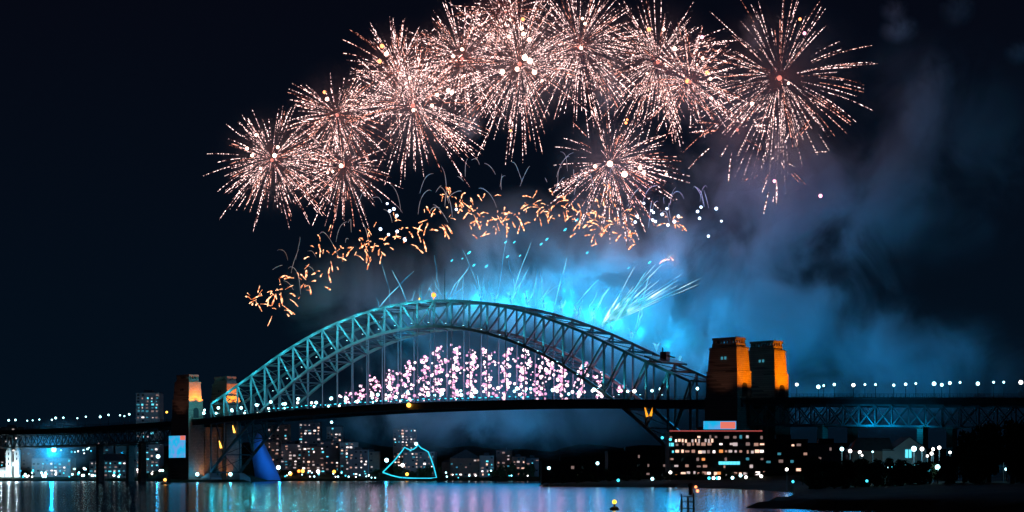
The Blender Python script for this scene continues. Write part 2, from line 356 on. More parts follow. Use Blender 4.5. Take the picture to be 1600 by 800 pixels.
def deck(parent, k0, k1, n, half=24.5, gird=4.2):
    ks = [k0 + (k1-k0)*i/n for i in range(n+1)]; b = MB()
    prof = [(-half, -2.2), (half, -2.2), (half, -2.9), (half-1, -3.1), (half-1, -3.1-gird), (half-2, -3.1-gird), (half-2, -3.4), (-half+2, -3.4), (-half+2, -3.1-gird), (-half+1, -3.1-gird), (-half+1, -3.1), (-half, -2.9)]
    b.loft([[B(k, v, zrail(k)+z) for v, z in reversed(prof)] for k in ks])
    dk = b.build('deck', DSTEEL, parent)
    b = MB()
    for a, c in zip(ks, ks[1:]):
        for i in (0, .5): kk = a + (c-a)*i; b.bar(B(kk, -half+1.5, zrail(kk)-4.6), B(kk, half-1.5, zrail(kk)-4.6), 0.8, 2.2)
    b.build('cross_girder', DSTEEL, dk)
    b = MB(); b.loft([[B(k, v, zrail(k)+z) for v, z in reversed([(-22, -2.17), (22, -2.17), (22, -2.1), (-22, -2.1)])] for k in ks]); b.build('roadway', ASPH, dk)
    for v in (-half+.2, half-.2):
        b = MB()
        for a, c in zip(ks, ks[1:]):
            for z in (-.1, -.8, -1.5): b.bar(B(a, v, zrail(a)+z), B(c, v, zrail(c)+z), 0.12, 0.14)
            for i in range(4): kk = a + (c-a)*i/4; b.bar(B(kk, v, zrail(kk)-2.2), B(kk, v, zrail(kk)), 0.16, 0.16)
        b.build('railing', DSTEEL, dk)
    return dk
dk = deck(bridge, -2.2, 30.6, 34)
for k in [5 + i*0.32 for i in range(50)]:
    b = MB(); c = B(k, -24.6, zrail(k) - 0.2 + R.uniform(-.3, .5)); L_ = R.uniform(.4, 1.3)
    b.bar(c - AU*L_, c + AU*L_, 0.4, 0.55); b.build('deck_light', E_CYAN, dk)
# floodlights on the lower chord of the near arch
FLOOD = (0.04, 0.72, 0.92)
b = MB(); b.cm = 0; b.box(-.6, .6, -.4, .4, -.5, .3); b.cm = 1; b.box(-.5, .5, -.35, .35, .3, .45)
flood_me = b.mesh('floodlight', [DSTEEL, E_LAMP])
for k in range(1, 28):
    z = max(zlow(k) + 2.0, zrail(k) + 0.5); c = B(k, -21, z)
    put('floodlight', flood_me, c - Vector(bridge.location), bridge)
    left = k < 14
    if left: point(c + Vector((0,0,1.6)) + CR*1.5, FLOOD, 1000, 0.4, 1, .25)
    else: spot(B(k, -19.5, z-1), B(k, -15.5, z+16), FLOOD, 24000, 50, .6, .3)
for k in range(0, 15): point(B(k+.4, -19.5, ztop(k+.4) - 3.0), FLOOD, 6400, 0.5, 1, .25)
for k in (15.4, 16.4, 17.4): point(B(k, -19.5, ztop(k) - 4), FLOOD, 500, 0.5)
for k in range(3, 14): point(B(k+.5, -19.5, max(zlow(k+.5), zrail(k))*.5 + ztop(k+.5)*.5), FLOOD, 3600, .5, 1, .25); point(B(k+.5, -19, max(zlow(k+.5) - 3, zrail(k)+3)), (.45, .85, 1), 420, .5)
# top of the arch
for px, py, col in ((657, 446, 0), (695, 420, 0)):
    k = kpx(px, -15); b = MB(); a = B(k, -15, ztop(k)); b.tube([a, a + Vector((0,0,PZ(py, a.y) - a.z))], [.45, .25], 6); b.build('flagpole', STEEL, bridge)
    point(a + Vector((-3, -6, 6)), FLOOD, 1500, .4)
k = kpx(676, -15); b = MB(); a = B(k, -14, PZ(461, B(k,-14,0).y)); b.ball(a, 1.7); b.tube([a - Vector((0,0,4)), a], .2, 5); b.build('beacon_lamp', E_ORNG, bridge)
k = kpx(655.5, -15); b = MB(); b.ball(B(k, -15, ztop(k) + 2), .7); b.build('beacon_lamp', E_WARM, bridge)
k = kpx(640, -24); b = MB(); b.ball(B(k, -24.8, PZ(633, B(k,-24,0).y)), 1.7); b.build('navigation_lamp', E_WARM, bridge)
b = MB()   # creeper crane parked low on the right shoulder
k = kpx(1043, 0); a = B(k, 0, ztop(k)+2)
b.bar(a - AU*9 + Vector((0,0,4)), a + AU*6 + Vector((0,0,-1)), 26, 1.2); b.bar(a - AU*2, a - AU*2 + Vector((0,0,7)), 5, 4); b.bar(a - AU*6 + Vector((0,0,6)), a + AU*6 + Vector((0,0,3)), 1, 1); b.bar(a - AU*4, a - AU*4 + Vector((0,0,10)), .6, .6)
b.build('maintenance_crane', DSTEEL, bridge)
# bearings
for k in (0, 28):
    for v in (-15, 15):
        b = MB(); a = B(k, v, 0); b.loft([[a + AU*(sx*w) + CR*(sy*w2) + Vector((0,0,z)) for sx, sy in ((-1,-1),(1,-1),(1,1),(-1,1))] for z, w, w2 in ((-3, 8, 6), (3.5, 7, 5.5), (7.5, 2, 2.4))]); b.build('bearing_block', CONC, bridge)
# ------------------------------------------------------------------ pylons
def ring(c, w, t, z): return [c + AU*(sx*w/2) + CR*(sy*t/2) + Vector((0,0,z)) for sx, sy in ((-1,-1),(1,-1),(1,1),(-1,1))]
def pylon(k, v, label, lit):
    c = B(k, v, 0); t = thing('stone_pylon', c, label, 'pylon', 'granite pylons at the ends of the bridge')
    b = MB()
    b.loft([ring(c, *s) for s in ((26, 16.5, -2), (25.4, 16, 30), (25, 15.6, 54), (24.2, 14.8, 54.1), (23.8, 14.4, 68), (22.6, 13.2, 70.5), (20.8, 11.6, 85))])
    b.build('shaft', GRAN, t)
    b = MB(); b.loft([ring(c, *s) for s in ((18.6, 10, 85), (18.4, 9.8, 87.2))])
    for i in range(8):
        for sy in (-1, 1): b.bar(c + AU*(-8.2+i*2.34) + CR*(sy*4.4) + Vector((0,0,87.2)), c + AU*(-8.2+i*2.34) + CR*(sy*4.4) + Vector((0,0,89.3)), 1.0, 0.9)
    for i in range(3):
        for sx in (-1, 1): b.bar(c + AU*(sx*8.6) + CR*(-2.5+2.5*i) + Vector((0,0,87.2)), c + AU*(sx*8.6) + CR*(-2.5+2.5*i) + Vector((0,0,89.3)), 1.0, 0.9)
    b.loft([ring(c, *s) for s in ((18.8, 10.2, 89.3), (18.4, 9.8, 90.8))])
    b.build('parapet', GRAN, t)
    b = MB()          # belt courses
    for z, w, tt in ((69, 24.3, 14.9), (83.5, 21.6, 12.3)): b.loft([ring(c, w, tt, z), ring(c, w, tt, z+.9)])
    b.build('belt_course', GRAN, t)
    for sgn in (1, -1):
        b = MB(); o = c + AU*(sgn*12.05)
        pts = [(-2.6, 54.2), (2.6, 54.2), (2.6, 60)] + [(2.6*math.cos(a*math.pi/8), 60+2.8*math.sin(a*math.pi/8)) for a in range(1, 8)] + [(-2.6, 60)]
        b.loft([[o + CR*x + Vector((0,0,z)) for x, z in pts], [o + AU*(sgn*.35) + CR*x + Vector((0,0,z)) for x, z in pts]]); b.build('archway_shade', BLACKM, t)  # raised black prism, the shade of the opening put into its colour
    for dx in (-1.3, 1.3):
        b = MB(); a = c + AU*(1+dx) - CR*6.4 + Vector((0,0,78)); b.bar(a - AU*.55, a + AU*.55, 0.9, 1.7); b.build('window', W_CYAN2 if lit else GLASSD, t)
    return t
PK = [(-1.5, -19.5, 'granite pylon at the far left end nearest the viewer, carrying a cyan screen low down', 0),
      (-1.5, 19.5, 'smaller looking granite pylon behind the left end of the arch', 0),
      (29.85, -19.5, 'dark granite pylon at the right end of the arch, in front of its twin', 1),
      (29.85, 19.5, 'granite pylon standing behind and right of the big dark right pylon', 1)]
pyl = [pylon(*a) for a in PK]
OR = (1.0, 0.235, 0.0)
for i, (k, v, _, lit) in enumerate(PK):
    c = B(k, v, 0)
    if lit:
        for dv in (-4, 4): spot(c + AU*40 + CR*dv + Vector((0,0,58)), c + AU*11 + CR*dv + Vector((0,0,73)), OR, 95000 if v > 0 else 62000, 50, 0.5)
    else:
        for dv in (-4, 4): spot(c + AU*17.0 + CR*dv + Vector((0,0,67)), c + AU*11 + CR*dv + Vector((0,0,76)), OR, 30000, 95, 0.7)
# abutment walls that join the pylons of a pair below the deck
for k, lab in ((-1.5, 'granite abutment wall under the deck between the left pylons'), (29.85, 'granite abutment wall under the deck between the right pylons')):
    c = B(k, 0, 0); t = thing('stone_abutment', c, lab, 'abutment')
    b = MB(); b.loft([ring(c, 15, 22.0, -2), ring(c, 15, 22.0, zrail(k) - 8)]); b.build('wall', GRAN, t)
    b = MB()
    for v in (-7, 0, 7): b.loft([[c + AU*(sx*9.2) + CR*(v + sy*1.2) + Vector((0,0,z)) for sx, sy in ((-1,-1),(1,-1),(1,1),(-1,1))] for z in (-2, zrail(k)-12)])
    b.build('buttress', GRAN, t)
for v, dz, pw in ((-11.5, 3, 5200), (-17, 3, 2400), (12, 3, 5200), (0, 30, 1200)):      # warm floods at the pier foot
    c = B(-1.5, v, 0); spot(c + AU*19 + Vector((0,0,dz)), c + AU*9 + Vector((0,0,dz+16)), (1, .34, .05), pw, 80, .7)
for k, pw in ((-1.5, 2600), (29.85, 2400)):                     # added dim warm spots that lighten the street fronts
    for v in (-19.5, 19.5):
        c = B(k, v, 0); spot(c - CR*34 + AU*4 + Vector((0,0,52)), c - CR*7 + Vector((0,0,72)), (1, .45, .32), pw, 60, .8)
def led_screen(a, axis, wid, hei, label, pieces):
    t = thing('led_screen', a, label, 'screen'); n = Vector((axis.y, -axis.x, 0))
    b = MB(); o = a - n*0.0; b.bar(o - axis*(wid/2+.4), o + axis*(wid/2+.4), .8, hei+.8); b.build('frame', BLACKM, t)
    m = screen_mat(); b = MB(); o = a + n*.5; b.bar(o - axis*wid/2, o + axis*wid/2, .16, hei); b.build('display', m, t)
    for x, z, w, h in pieces:
        b = MB(); o = a + n*.62 + axis*x + Vector((0,0,z)); b.bar(o - axis*w/2, o + axis*w/2, .1, h); b.build('message_panel', E_SALMON, t)
    return t
E_SALMON = emat('screen_salmon', (0.95, 0.22, 0.16), 0.85)
def screen_mat():
    m = emat('screen_cyan', (0.02, 0.50, 0.85), 0.95); t = m.node_tree; e = [n for n in t.nodes if n.type == 'EMISSION'][0]
    tc = t.nodes.new('ShaderNodeTexCoord'); n = t.nodes.new('ShaderNodeTexNoise'); n.inputs['Scale'].default_value = .22; n.inputs['Detail'].default_value = 2
    r = t.nodes.new('ShaderNodeValToRGB'); r.color_ramp.elements[0].position = .40; r.color_ramp.elements[1].position = .68
    r.color_ramp.elements[0].color = (0.01, 0.48, 0.85, 1); r.color_ramp.elements[1].color = (0.16, 0.36, 0.80, 1)
    t.links.new(tc.outputs['Object'], n.inputs[0]); t.links.new(n.outputs[0], r.inputs[0]); t.links.new(r.outputs[0], e.inputs[0]); return m
c = B(-1.5, -19.5 - 9.2, 0); a = B(kpx(277.5, -28.9), -28.9, PZ(698, c.y)); led_screen(a, AU, 24, 18.5, 'cyan screen with a salmon corner hung low on the front left pylon', [(8.3, 7.4, 7.2, 3.6)])

# ------------------------------------------------------------------ approach viaducts
def viaduct(k0, k1, label, piers):
    c = B((k0+k1)/2, 0, 0); t = thing('approach_viaduct', c, label, 'viaduct'); n = int(abs(k1-k0)/0.6)
    deck(t, k0, k1, n, 22, 3.0)
    for v in (-18, 18):
        b = MB(); ks = [k0 + (k1-k0)*i/n for i in range(n+1)]
        for a, d in zip(ks, ks[1:]):
            za, zd = zrail(a), zrail(d)
            b.bar(B(a, v, za-18.5), B(d, v, zd-18.5), .9, 1.1); b.bar(B(a, v, za-6.5), B(d, v, zd-6.5), .9, 1.0)
            b.bar(B(a, v, za-18.5), B(d, v, zd-6.5), .5, .6); b.bar(B(a, v-.6, za-6.5), B(d, v-.6, zd-18.5), .5, .6); b.bar(B(a, v, za-18.5), B(a, v, za-6.5), .6, .6, CR)
        b.build('lattice_girder', STEEL, t)
    for k in piers:
        for v in (-16, 16):
            a = B(k, v, 0); b = MB(); b.loft([ring(a, w, w*1.4, z) for z, w in ((-2, 4.6), (zrail(k)-19.5, 3.8), (zrail(k)-19.2, 5.6), (zrail(k)-18.4, 5.6))]); b.build('pier', GRAN, t)
    return t
viaduct(-21.5, -2.3, 'dark lattice approach viaduct running left from the left pylons', (-5.5, -9.2))
viaduct(30.7, 46.5, 'dark lattice approach viaduct running right from the right pylons', (33.5, 37.2, 41))
for px, p in ((1357, 5000), (1390, 3500), (1440, 2200)):
    k = kpx(px, -18); point(B(k, -24, zrail(k) - 17), CY1, p, .4)

# ------------------------------------------------------------------ lamps on the decks
def lamp_proto(h, r, em, name='street_lamp', double=False):
    b = MB(); b.tube([(0,0,0), (0,0,h)], [.22, .13], 6)
    if double: b.tube([(-1.2,0,h-.2), (1.2,0,h-.2)], .1, 5)
    p = b.mesh('post', DSTEEL)
    g = MB(); g.ball((0,0,h + r*.6), r); gm = g.mesh('lamp_head', em, smooth=True)
    return p, gm
LP = {}
def lamp(loc, h, r, em, label, group, cat='street lamp', name='street_lamp'):
    key = (round(h, 1), round(r, 1), em.name)
    if key not in LP: LP[key] = lamp_proto(h, r, em)
    t = thing(name, loc, label, cat, group); put('post', LP[key][0], (0,0,0), t); put('lamp_head', LP[key][1], (0,0,0), t); return t
def deck_lamp(px, py, v, em, r, label, group):
    r = r * R.choice((.5, .6, .72, .8, .9))
    k = kpx(px, v); a = B(k, v, zrail(k) - 2.1); h = max(2.0, PZ(py, a.y) - a.z); lamp(a, round(h*2)/2, r, em, label, group)
for x, y in ((150,143),(262,152),(445,145),(655,145),(865,140),(1093,138),(1317,133)):
    deck_lamp(1200+x*.3, 560+y*.3, -21, E_LAMPW if x in (445,1317,150) else E_LAMP, 1.25, 'large pale street lamp along the near edge of the right approach viaduct', 'near lamps on the right viaduct')
for x, y in ((290,143),(345,140),(505,140),(560,138),(717,138),(770,135),(947,133),(1000,130),(1175,130),(1228,128),(905,143),(20,160),(60,158)):
    deck_lamp(1200+x*.3, 560+y*.3, 18, E_LAMP, 1.05, 'smaller cyan street lamp along the far edge of the right approach viaduct', 'far lamps on the right viaduct')
for x, y in ((45,325),(80,323),(142,325),(170,325),(205,320),(270,322),(290,315),(330,312),(403,315),(447,307),(522,307),(565,298),(625,300),(648,303),(673,295)):
    deck_lamp(x*.3, 560+y*.3, R.choice((-20, 18)), E_LAMP, 1.15, 'pale cyan street lamp on the left approach viaduct', 'lamps on the left viaduct')
deck_lamp(260.5, 645, -21, E_WARM, 1.2, 'orange street lamp just left of the front left pylon', None)
for k in range(-2, 29):
    for v, r in ((-23, 1.2), (-9, .95), (20, .9)):
        if k < 11 or R.random() < .55:
            kk = k + R.uniform(-.18, .18); z = zrail(kk) - 2.1
            lamp(B(kk, v, z), round((3.2 + R.uniform(0, 4.5))*2)/2, r, E_LAMP if R.random() < .7 else E_LAMPW, 'cyan white street lamp on the road deck under the arch', 'lamps along the main deck')

exec_order = None
# ------------------------------------------------------------------ buildings
b = MB(); b.box(-.5, .5, -.5, .5, -.5, .5); WIN = {m.name: b.mesh('window', m) for m in (W_WARM, W_WHITE, W_CYAN, W_DIM, W_ORNG, GLASSD, W_WARM2, W_WHITE2, W_CYAN2)}
def building(name, px0, px1, ytop, d, label, wallm=BRICKM, fl=3.3, lit=.35, mix=(W_WARM, W_WHITE, W_WHITE, W_CYAN), dep=None, roof='flat', base=None, rz=0.0, bay=4.2, group=None, dark=.3, wsz=(2.0, 1.5), hfun=north_h):
    w = (px1-px0)*d/F; x = PX((px0+px1)/2, d); z0 = (hfun(x, d+4) if base is None else base) - 1.0; z1 = PZ(ytop, d); dep = dep or max(10, w*.7)
    t = thing(name, (x, d, z0), label, 'building', group, rz)
    H = z1 - z0; b = MB(); b.box(-w/2, w/2, 0, dep, 0, H); b.build('wall', wallm, t, loc=Vector((0,0,0)))
    if roof == 'flat':
        b = MB(); b.box(-w/2-.3, w/2+.3, -.3, dep+.3, H+.003, H+.7); b.box(-w*.2, w*.15, dep*.3, dep*.6, H+.7, H+3.2); b.build('roof', ROOFM, t, loc=Vector((0,0,0)))
    elif roof == 'gable':
        g = w*.28; b = MB(); b.add([(-w/2-.5,-.5,H),(w/2+.5,-.5,H),(0,-.5,H+g),(-w/2-.5,dep+.5,H),(w/2+.5,dep+.5,H),(0,dep+.5,H+g)], [(0,1,2),(3,5,4),(0,2,5,3),(1,4,5,2),(0,3,4,1)]); b.build('roof', ROOFM, t, loc=Vector((0,0,0)))
    elif roof == 'hip':
        g = min(w, dep)*.25; b = MB(); b.add([(-w/2-.5,-.5,H),(w/2+.5,-.5,H),(w/2+.5,dep+.5,H),(-w/2-.5,dep+.5,H),(-w*.25,dep/2,H+g),(w*.25,dep/2,H+g)], [(0,1,5,4),(1,2,5),(2,3,4,5),(3,0,4),(0,3,2,1)]); b.build('roof', ROOFM, t, loc=Vector((0,0,0)))
    nx = max(2, int(w/bay)); ny = max(1, int((H-2)/fl)); n = 0
    for j in range(ny):
        ff = R.choice((.35, .8, 1.0, 1.5))
        for i in range(nx):
            q = R.random()
            if q < lit*ff:
                m = R.choice(mix)
                if R.random() < .6: m = SOFT.get(m.name, m)
            elif q < lit*ff + dark: m = GLASSD if R.random() < .6 else W_DIM
            else: continue
            if n >= 95: continue
            n += 1
            lm = m is not GLASSD
            put('window', WIN[m.name], (-w/2 + w*(i+.5)/nx + (R.uniform(-.7, .7) if lm else 0), -.05, 2.0 + (j+.5)*(H-2.5)/ny + (R.uniform(-.25, .25) if lm else 0)), t, (wsz[0]*(R.uniform(.45, 1.3) if lm else 1), .3, wsz[1]*(R.uniform(.55, 1.1) if lm else 1)))
    return t
NB = [  # px0 px1 ytop depth label material lit roof
 (212, 249, 614, 1800, 'tall pale apartment tower rising behind the left approach viaduct', RENDERM, .42, 'flat'),
 (418, 450, 664, 1960, 'brown apartment block just right of the lattice pier with a flat roof', BRICKM, .5, 'flat'),
 (467, 501, 661, 2000, 'tall apartment block with cyan windows, second from the pier', GREYM, .42, 'flat'),
 (510, 534, 667, 1980, 'slim tower with a lamp on its roof under the deck', RENDERM, .38, 'flat'),
 (404, 436, 690, 1850, 'low dark block at the foot of the blue tent', BRICKM, .4, 'flat'),
 (437, 471, 694, 1880, 'mid height block with scattered white windows on the far shore', RENDERM, .42, 'flat'),
 (472, 507, 698, 1840, 'broad brick block with many lit windows low on the far shore', BRICKM, .48, 'flat'),
 (500, 530, 690, 1900, 'grey block between the broad brick block and the pale one', GREYM, .45, 'flat'),
 (531, 560, 691, 1870, 'pale block with two bright top floor windows', RENDERM, .45, 'flat'),
 (545, 575, 703, 1830, 'small block with cyan stairwell windows', GREYM, .5, 'flat'),
 (568, 592, 706, 1860, 'narrow dark block at the right end of the dense cluster', BRICKM, .35, 'flat'),
 (614, 651, 670, 1980, 'lone tower rising behind the light string outline', BRICKM, .5, 'flat'),
 (630, 679, 706, 1880, 'wide building framed by the cyan light string', RENDERM, .36, 'flat'),
 (703, 752, 716, 1860, 'long brown waterfront building with a gabled roof', BRICKM, .34, 'gable'),
 (750, 772, 712, 1850, 'pinkish block joined to the right of the gabled building', RENDERM, .4, 'flat'),
 (775, 799, 704, 1880, 'block with three cyan lamps on its top floor', BRICKM, .45, 'flat'),
 (800, 821, 714, 1850, 'small block crowded with warm windows', BRICKM, .7, 'flat'),
 (822, 842, 716, 1860, 'unlit grey block at the right end of the far shore', GREYM, .15, 'flat'),
 (690, 712, 722, 1900, 'low hipped roof house between the light string and the gabled building', BRICKM, .25, 'hip'),
 (0, 30, 668, 1950, 'hillside block above the white gateway at far left', BRICKM, .4, 'flat'),
 (34, 62, 690, 1880, 'dark block right of the white gateway', BRICKM, .25, 'flat'),
 (150, 178, 690, 1850, 'dark block with a grey gable end under the left viaduct', GREYM, .12, 'gable'),
 (180, 214, 694, 1840, 'grey block with a pale facade under the left viaduct', RENDERM, .1, 'flat'),
 (216, 250, 700, 1830, 'dark block beside the front left pylon', BRICKM, .15, 'flat'),
 (50, 110, 716, 1760, 'low blue lit pavilion under the bright cyan floodlight', RENDERM, .35, 'hip'),
 (140, 205, 720, 1720, 'long low waterfront hall with a row of white windows', GREYM, .75, 'hip'),
]
for (a, b_, y, d, lab, m, lit, rf) in NB:
    low = y > 714
    building('apartment_building' if not low else 'waterfront_building', a, b_, y, d, lab, m, lit=lit, roof=rf, rz=R.uniform(-.12, .12), dark=.25, wsz=(2.3, 1.7),
             mix=(W_WARM, W_WHITE, W_WHITE, W_CYAN) if a > 380 else (W_CYAN, W_CYAN, W_WHITE))
# right bank: the lit wharf building, its screen, the shed, the house
WN = dict(hfun=south_h)
wb = building('wharf_building', 1046, 1196, 676, 930, 'long lit restaurant building below the dark right pylon, red line along its roof', DARKB, fl=3.9, lit=.62, mix=(W_WHITE, W_WHITE, W_WARM, W_WARM, W_ORNG, W_CYAN), dep=26, bay=2.7, dark=.3, wsz=(1.9, 1.7), **WN)
def local_bar(t, x0, x1, y, z, hgt, m, name):
    b = MB(); b.box(x0, x1, y-.15, y+.15, z-hgt/2, z+hgt/2); return b.build(name, m, t, loc=Vector((0,0,0)))
E_REDL = emat('neon_red', (0.85, 0.14, 0.13), .55)
H = PZ(676, 930) - wb.location.z; wl = 150*930/F/2
local_bar(wb, -wl, wl*.93, -.7, H + .9, .5, E_REDL, 'neon_strip')
for i in range(12):
    if i not in (4, 8): put('window', WIN[R.choice(('window_white', 'window_white_soft', 'window_warm'))], (-wl + 3.5 + i*1.75, -.12, H - 4.2 + R.uniform(-.3, .2)), wb, (R.uniform(.6, 1.35), .4, R.uniform(1.2, 2.3)))
for i in range(6): put('window', WIN['window_cyan'], (wl*.06 + i*1.9, -.13, H - 16.2), wb, (1.8, .4, 1.7))
building('wharf_building', 1196, 1262, 688, 940, 'dark annexe with cyan windows right of the restaurant building', DARKB, fl=3.9, lit=.22, mix=(W_CYAN, W_CYAN, W_WARM), dep=22, bay=3, **WN)
building('wharf_building', 1262, 1330, 694, 960, 'dim low block with a few cyan windows left of the red roof', GREYM, fl=4, lit=.2, mix=(W_CYAN,), dep=20, bay=4, **WN)
building('wharf_shed', 846, 945, 722, 990, 'long low dark unlit wharf shed at the water edge', DARKB, fl=4.5, lit=.05, mix=(W_CYAN, W_DIM), dep=30, roof='flat', bay=5, dark=.2, **WN)
building('wharf_shed', 950, 1046, 706, 1010, 'taller dark wharf shed beside the lit restaurant building', DARKB, fl=4.5, lit=.06, mix=(W_CYAN, W_DIM), dep=30, roof='flat', bay=5, dark=.2, **WN)
sc_a = P(1124.5, 664.5, 935); led_screen(sc_a, Vector((1,0,0)), 17.5, 4.4, 'wide cyan and salmon screen on the roof of the restaurant building', [(4.3, 0, 8.0, 3.6)])
b = MB()
for dx in (-7, 0, 7): b.box(sc_a.x+dx-.2, sc_a.x+dx+.2, 935.4, 935.8, PZ(676, 930), sc_a.z)
tag(b.build('screen_legs', DSTEEL, None, sc_a), None)
bpy.data.objects['screen_legs'].parent = [o for o in bpy.data.objects if o.name.startswith('led_screen')][-1]; bpy.data.objects['screen_legs'].location = (0,0,0)
# gabled house
def house():
    d = 640; x = PX(1415, d); w = 36*d/F*1.0; z0 = south_h(x, d) - .5; z1 = PZ(702, d); dep = 16; H = z1 - z0; g = 4.4
    t = thing('gabled_house', (x, d, z0), 'blue lit gabled house with a bright window and a lit ground floor', 'house')
    O = Vector((0,0,0)); b = MB(); b.box(-w, w*.9, 0, dep, 0, H); b.add([(-w*.55,-.003,H),(w*.9,-.003,H),(w*.17,-.003,H+g)], [(0,1,2)]); b.build('wall', RENDERM, t, loc=O)
    b = MB(); b.add([(-w*.65,-.8,H-.3),(w*.17,-.8,H+g+.3),(w,-.8,H-.3),(-w*.65,dep,H-.3),(w*.17,dep,H+g+.3),(w,dep,H-.3)], [(0,1,4,3),(1,2,5,4)])
    b.add([(-w*2.4,-.6,H-.5),(-w*.5,-.6,H-.5),(-w*.5,dep/2,H+g),(-w*1.9,dep/2,H+g)], [(0,1,2,3)]); b.build('roof', ROOFM, t, loc=O)
    b = MB(); b.box(-w*2.3, -w-.01, .5, dep-1, 0, H-.6); b.build('side_wing', BRICKM, t, loc=O)
    put('window', WIN['window_cyan'], (w*.12, -.1, H-1.6), t, (2.2, .3, 3.0)); b = MB(); b.box(w*.12-.1, w*.12+.1, -.35, -.27, H-3.2, H); b.build('window_bar', BLACKM, t, loc=O)
    for i in range(5): put('window', WIN['window_cyan'], (-w*.35 + i*2.7, -.1, H-6.4), t, (2.4, .3, 1.7))
    for i in range(5): put('window', WIN['window_cyan'], (-w*.35 + i*2.7, -.1, H-8.8), t, (2.4, .3, 1.3))
house()
building('red_roof_house', 1330, 1364, 706, 700, 'house with a red sloping roof left of the gabled house', BRICKM, lit=.2, mix=(W_CYAN, W_WHITE), roof='none', **WN)
b = MB(); rr = bpy.data.objects['red_roof_house']; w = 34*700/F/2; h = PZ(706, 700) - rr.location.z
b.add([(-w-1,-1,h+.1),(w+1,-1,h+.1),(w+1,9,h+5.2),(-w*.2,9,h+5.2),(-w-1,12,h+.1),(w+1,12,h+.1)], [(0,1,2,3),(0,3,4),(3,2,5,4),(1,5,2),(0,4,5,1)]); b.build('roof', REDROOF, rr, loc=Vector((0,0,0)))
point(P(1350, 700, 690), (1, .35, .2), 900, .4)

# the white gateway towers at far left
def gateway():
    d = 1745; g = north_h(PX(21, d), d); c = Vector((PX(21, d), d, g)); t = thing('park_gateway', c, 'floodlit white gateway with two pointed towers on the far left shore', 'gateway')
    for px in (14.5, 27):
        x = PX(px, d); b = MB(); top = PZ(705, d)
        b.box(x-2.6, x+2.6, d-2.6, d+2.6, g-1, top); tw = b.build('tower', WHITE, t)
        b = MB(); b.lathe((x, d, 0), [(3.1, top), (3.1, top+1.2), (2.2, top+1.3), (1.9, top+4), (1.0, top+7), (.15, top+11)], 8); b.build('spire', WHITE, tw)
        for i in range(3):
            b = MB(); b.box(x-.5, x+.5, d-2.75, d-2.5, top-4-i*5, top-1.5-i*5); b.build('window', GLASSD, tw)
    b = MB(); x0, x1 = PX(17.5, d), PX(24.5, d); n = 8; pts = [(x0, g-1)] + [((x0+x1)/2 - (x1-x0)*.38*math.cos(i*math.pi/n), g+7+4*math.sin(i*math.pi/n)) for i in range(n+1)] + [(x1, g-1), (x1, g+15), (x0, g+15)]
    b.add([(x, d-1, z) for x, z in pts] + [(x, d+1, z) for x, z in pts], [tuple(range(len(pts))), tuple(reversed(range(len(pts), 2*len(pts))))] + [(i, (i+1) % len(pts) + 0, (i+1) % len(pts) + len(pts), i+len(pts)) for i in range(len(pts))])
    b.build('arch', WHITE, t)
    x = PX(3, d); t2 = thing('domed_hall', (x, d+6, g), 'low white domed hall left of the pointed gateway', 'hall')
    b = MB(); b.lathe((x, d+6, 0), [(7.5, g-1), (7.5, g+5), (6.5, g+7.5), (4, g+9.4), (.2, g+10)], 16); b.build('dome', WHITE, t2)
    for px, dz in ((9, 4), (21, 14), (33, 4), (0, 3)): point((PX(px, d), d-16, g+dz), (.75, .95, 1.0), 7000, .5)
gateway()
# bright cyan floodlight in the smoke at left
d = 1740; a = P(84, 705, d); ground = north_h(a.x, d)
lamp(Vector((a.x, d, ground)), a.z - ground, 2.6, E_LAMP, 'very bright cyan floodlight mast glowing in the mist at far left', None, 'floodlight', 'floodlight_mast')
point(a - Vector((0, 9, 0)), CY1, 60000, 1.5)
smoke('smoke', 'blue mist glowing round the bright floodlight at far left', [(90, 698, 85, 50, 0, 50, 1.0)], 1742, .028, .02, .3, .7, .25)
a = P(247, 715, 1680); g = north_h(a.x, 1680); lamp(Vector((a.x, 1680, g)), a.z-g, 1.9, E_LAMP, 'bright cyan lamp just left of the screen pylon', None); point(a - Vector((0,4,0)), CY1, 5000, 1)
a = P(604, 721, 1840); g = north_h(a.x, 1840); lamp(Vector((a.x, 1840, g)), a.z-g, 2.2, E_LAMP, 'bright cyan lamp at the left corner of the light string outline', None); point(a - Vector((0,4,0)), CY1, 6000, 1)
# promenade lamps on the far left shore
for i in range(105):
    px = R.uniform(2, 258); py = R.choice((R.uniform(733, 745), R.uniform(738, 746), R.uniform(700, 735))); d = 1660 + (746-py)*9; x = PX(px, d); g = north_h(x, d)
    lamp(Vector((x, d, g-.2)), max(1.5, round((PZ(py, d)-g)*1)/1), R.choice((.7, .9, 1.1)), R.choice((E_LAMP, E_LAMP, E_CYAN, E_LAMPW)), 'small lamp among the crowded lights of the far left waterfront', 'waterfront lamps left of the bridge', 'lamp', 'promenade_lamp')
for i in range(46):
    px = R.uniform(405, 590) if i < 34 else R.uniform(690, 840); py = R.uniform(737, 748) if i < 34 else R.uniform(736, 750); d = 1770; x = PX(px, d); g = north_h(x, d)
    lamp(Vector((x, d, g-.2)), max(1.0, round(PZ(py, d)-g)), R.choice((.6, .8)), R.choice((E_LAMP, E_CYAN, E_LAMPW)), 'small lamp on the far promenade under the deck', 'promenade lamps under the arch', 'lamp', 'promenade_lamp')
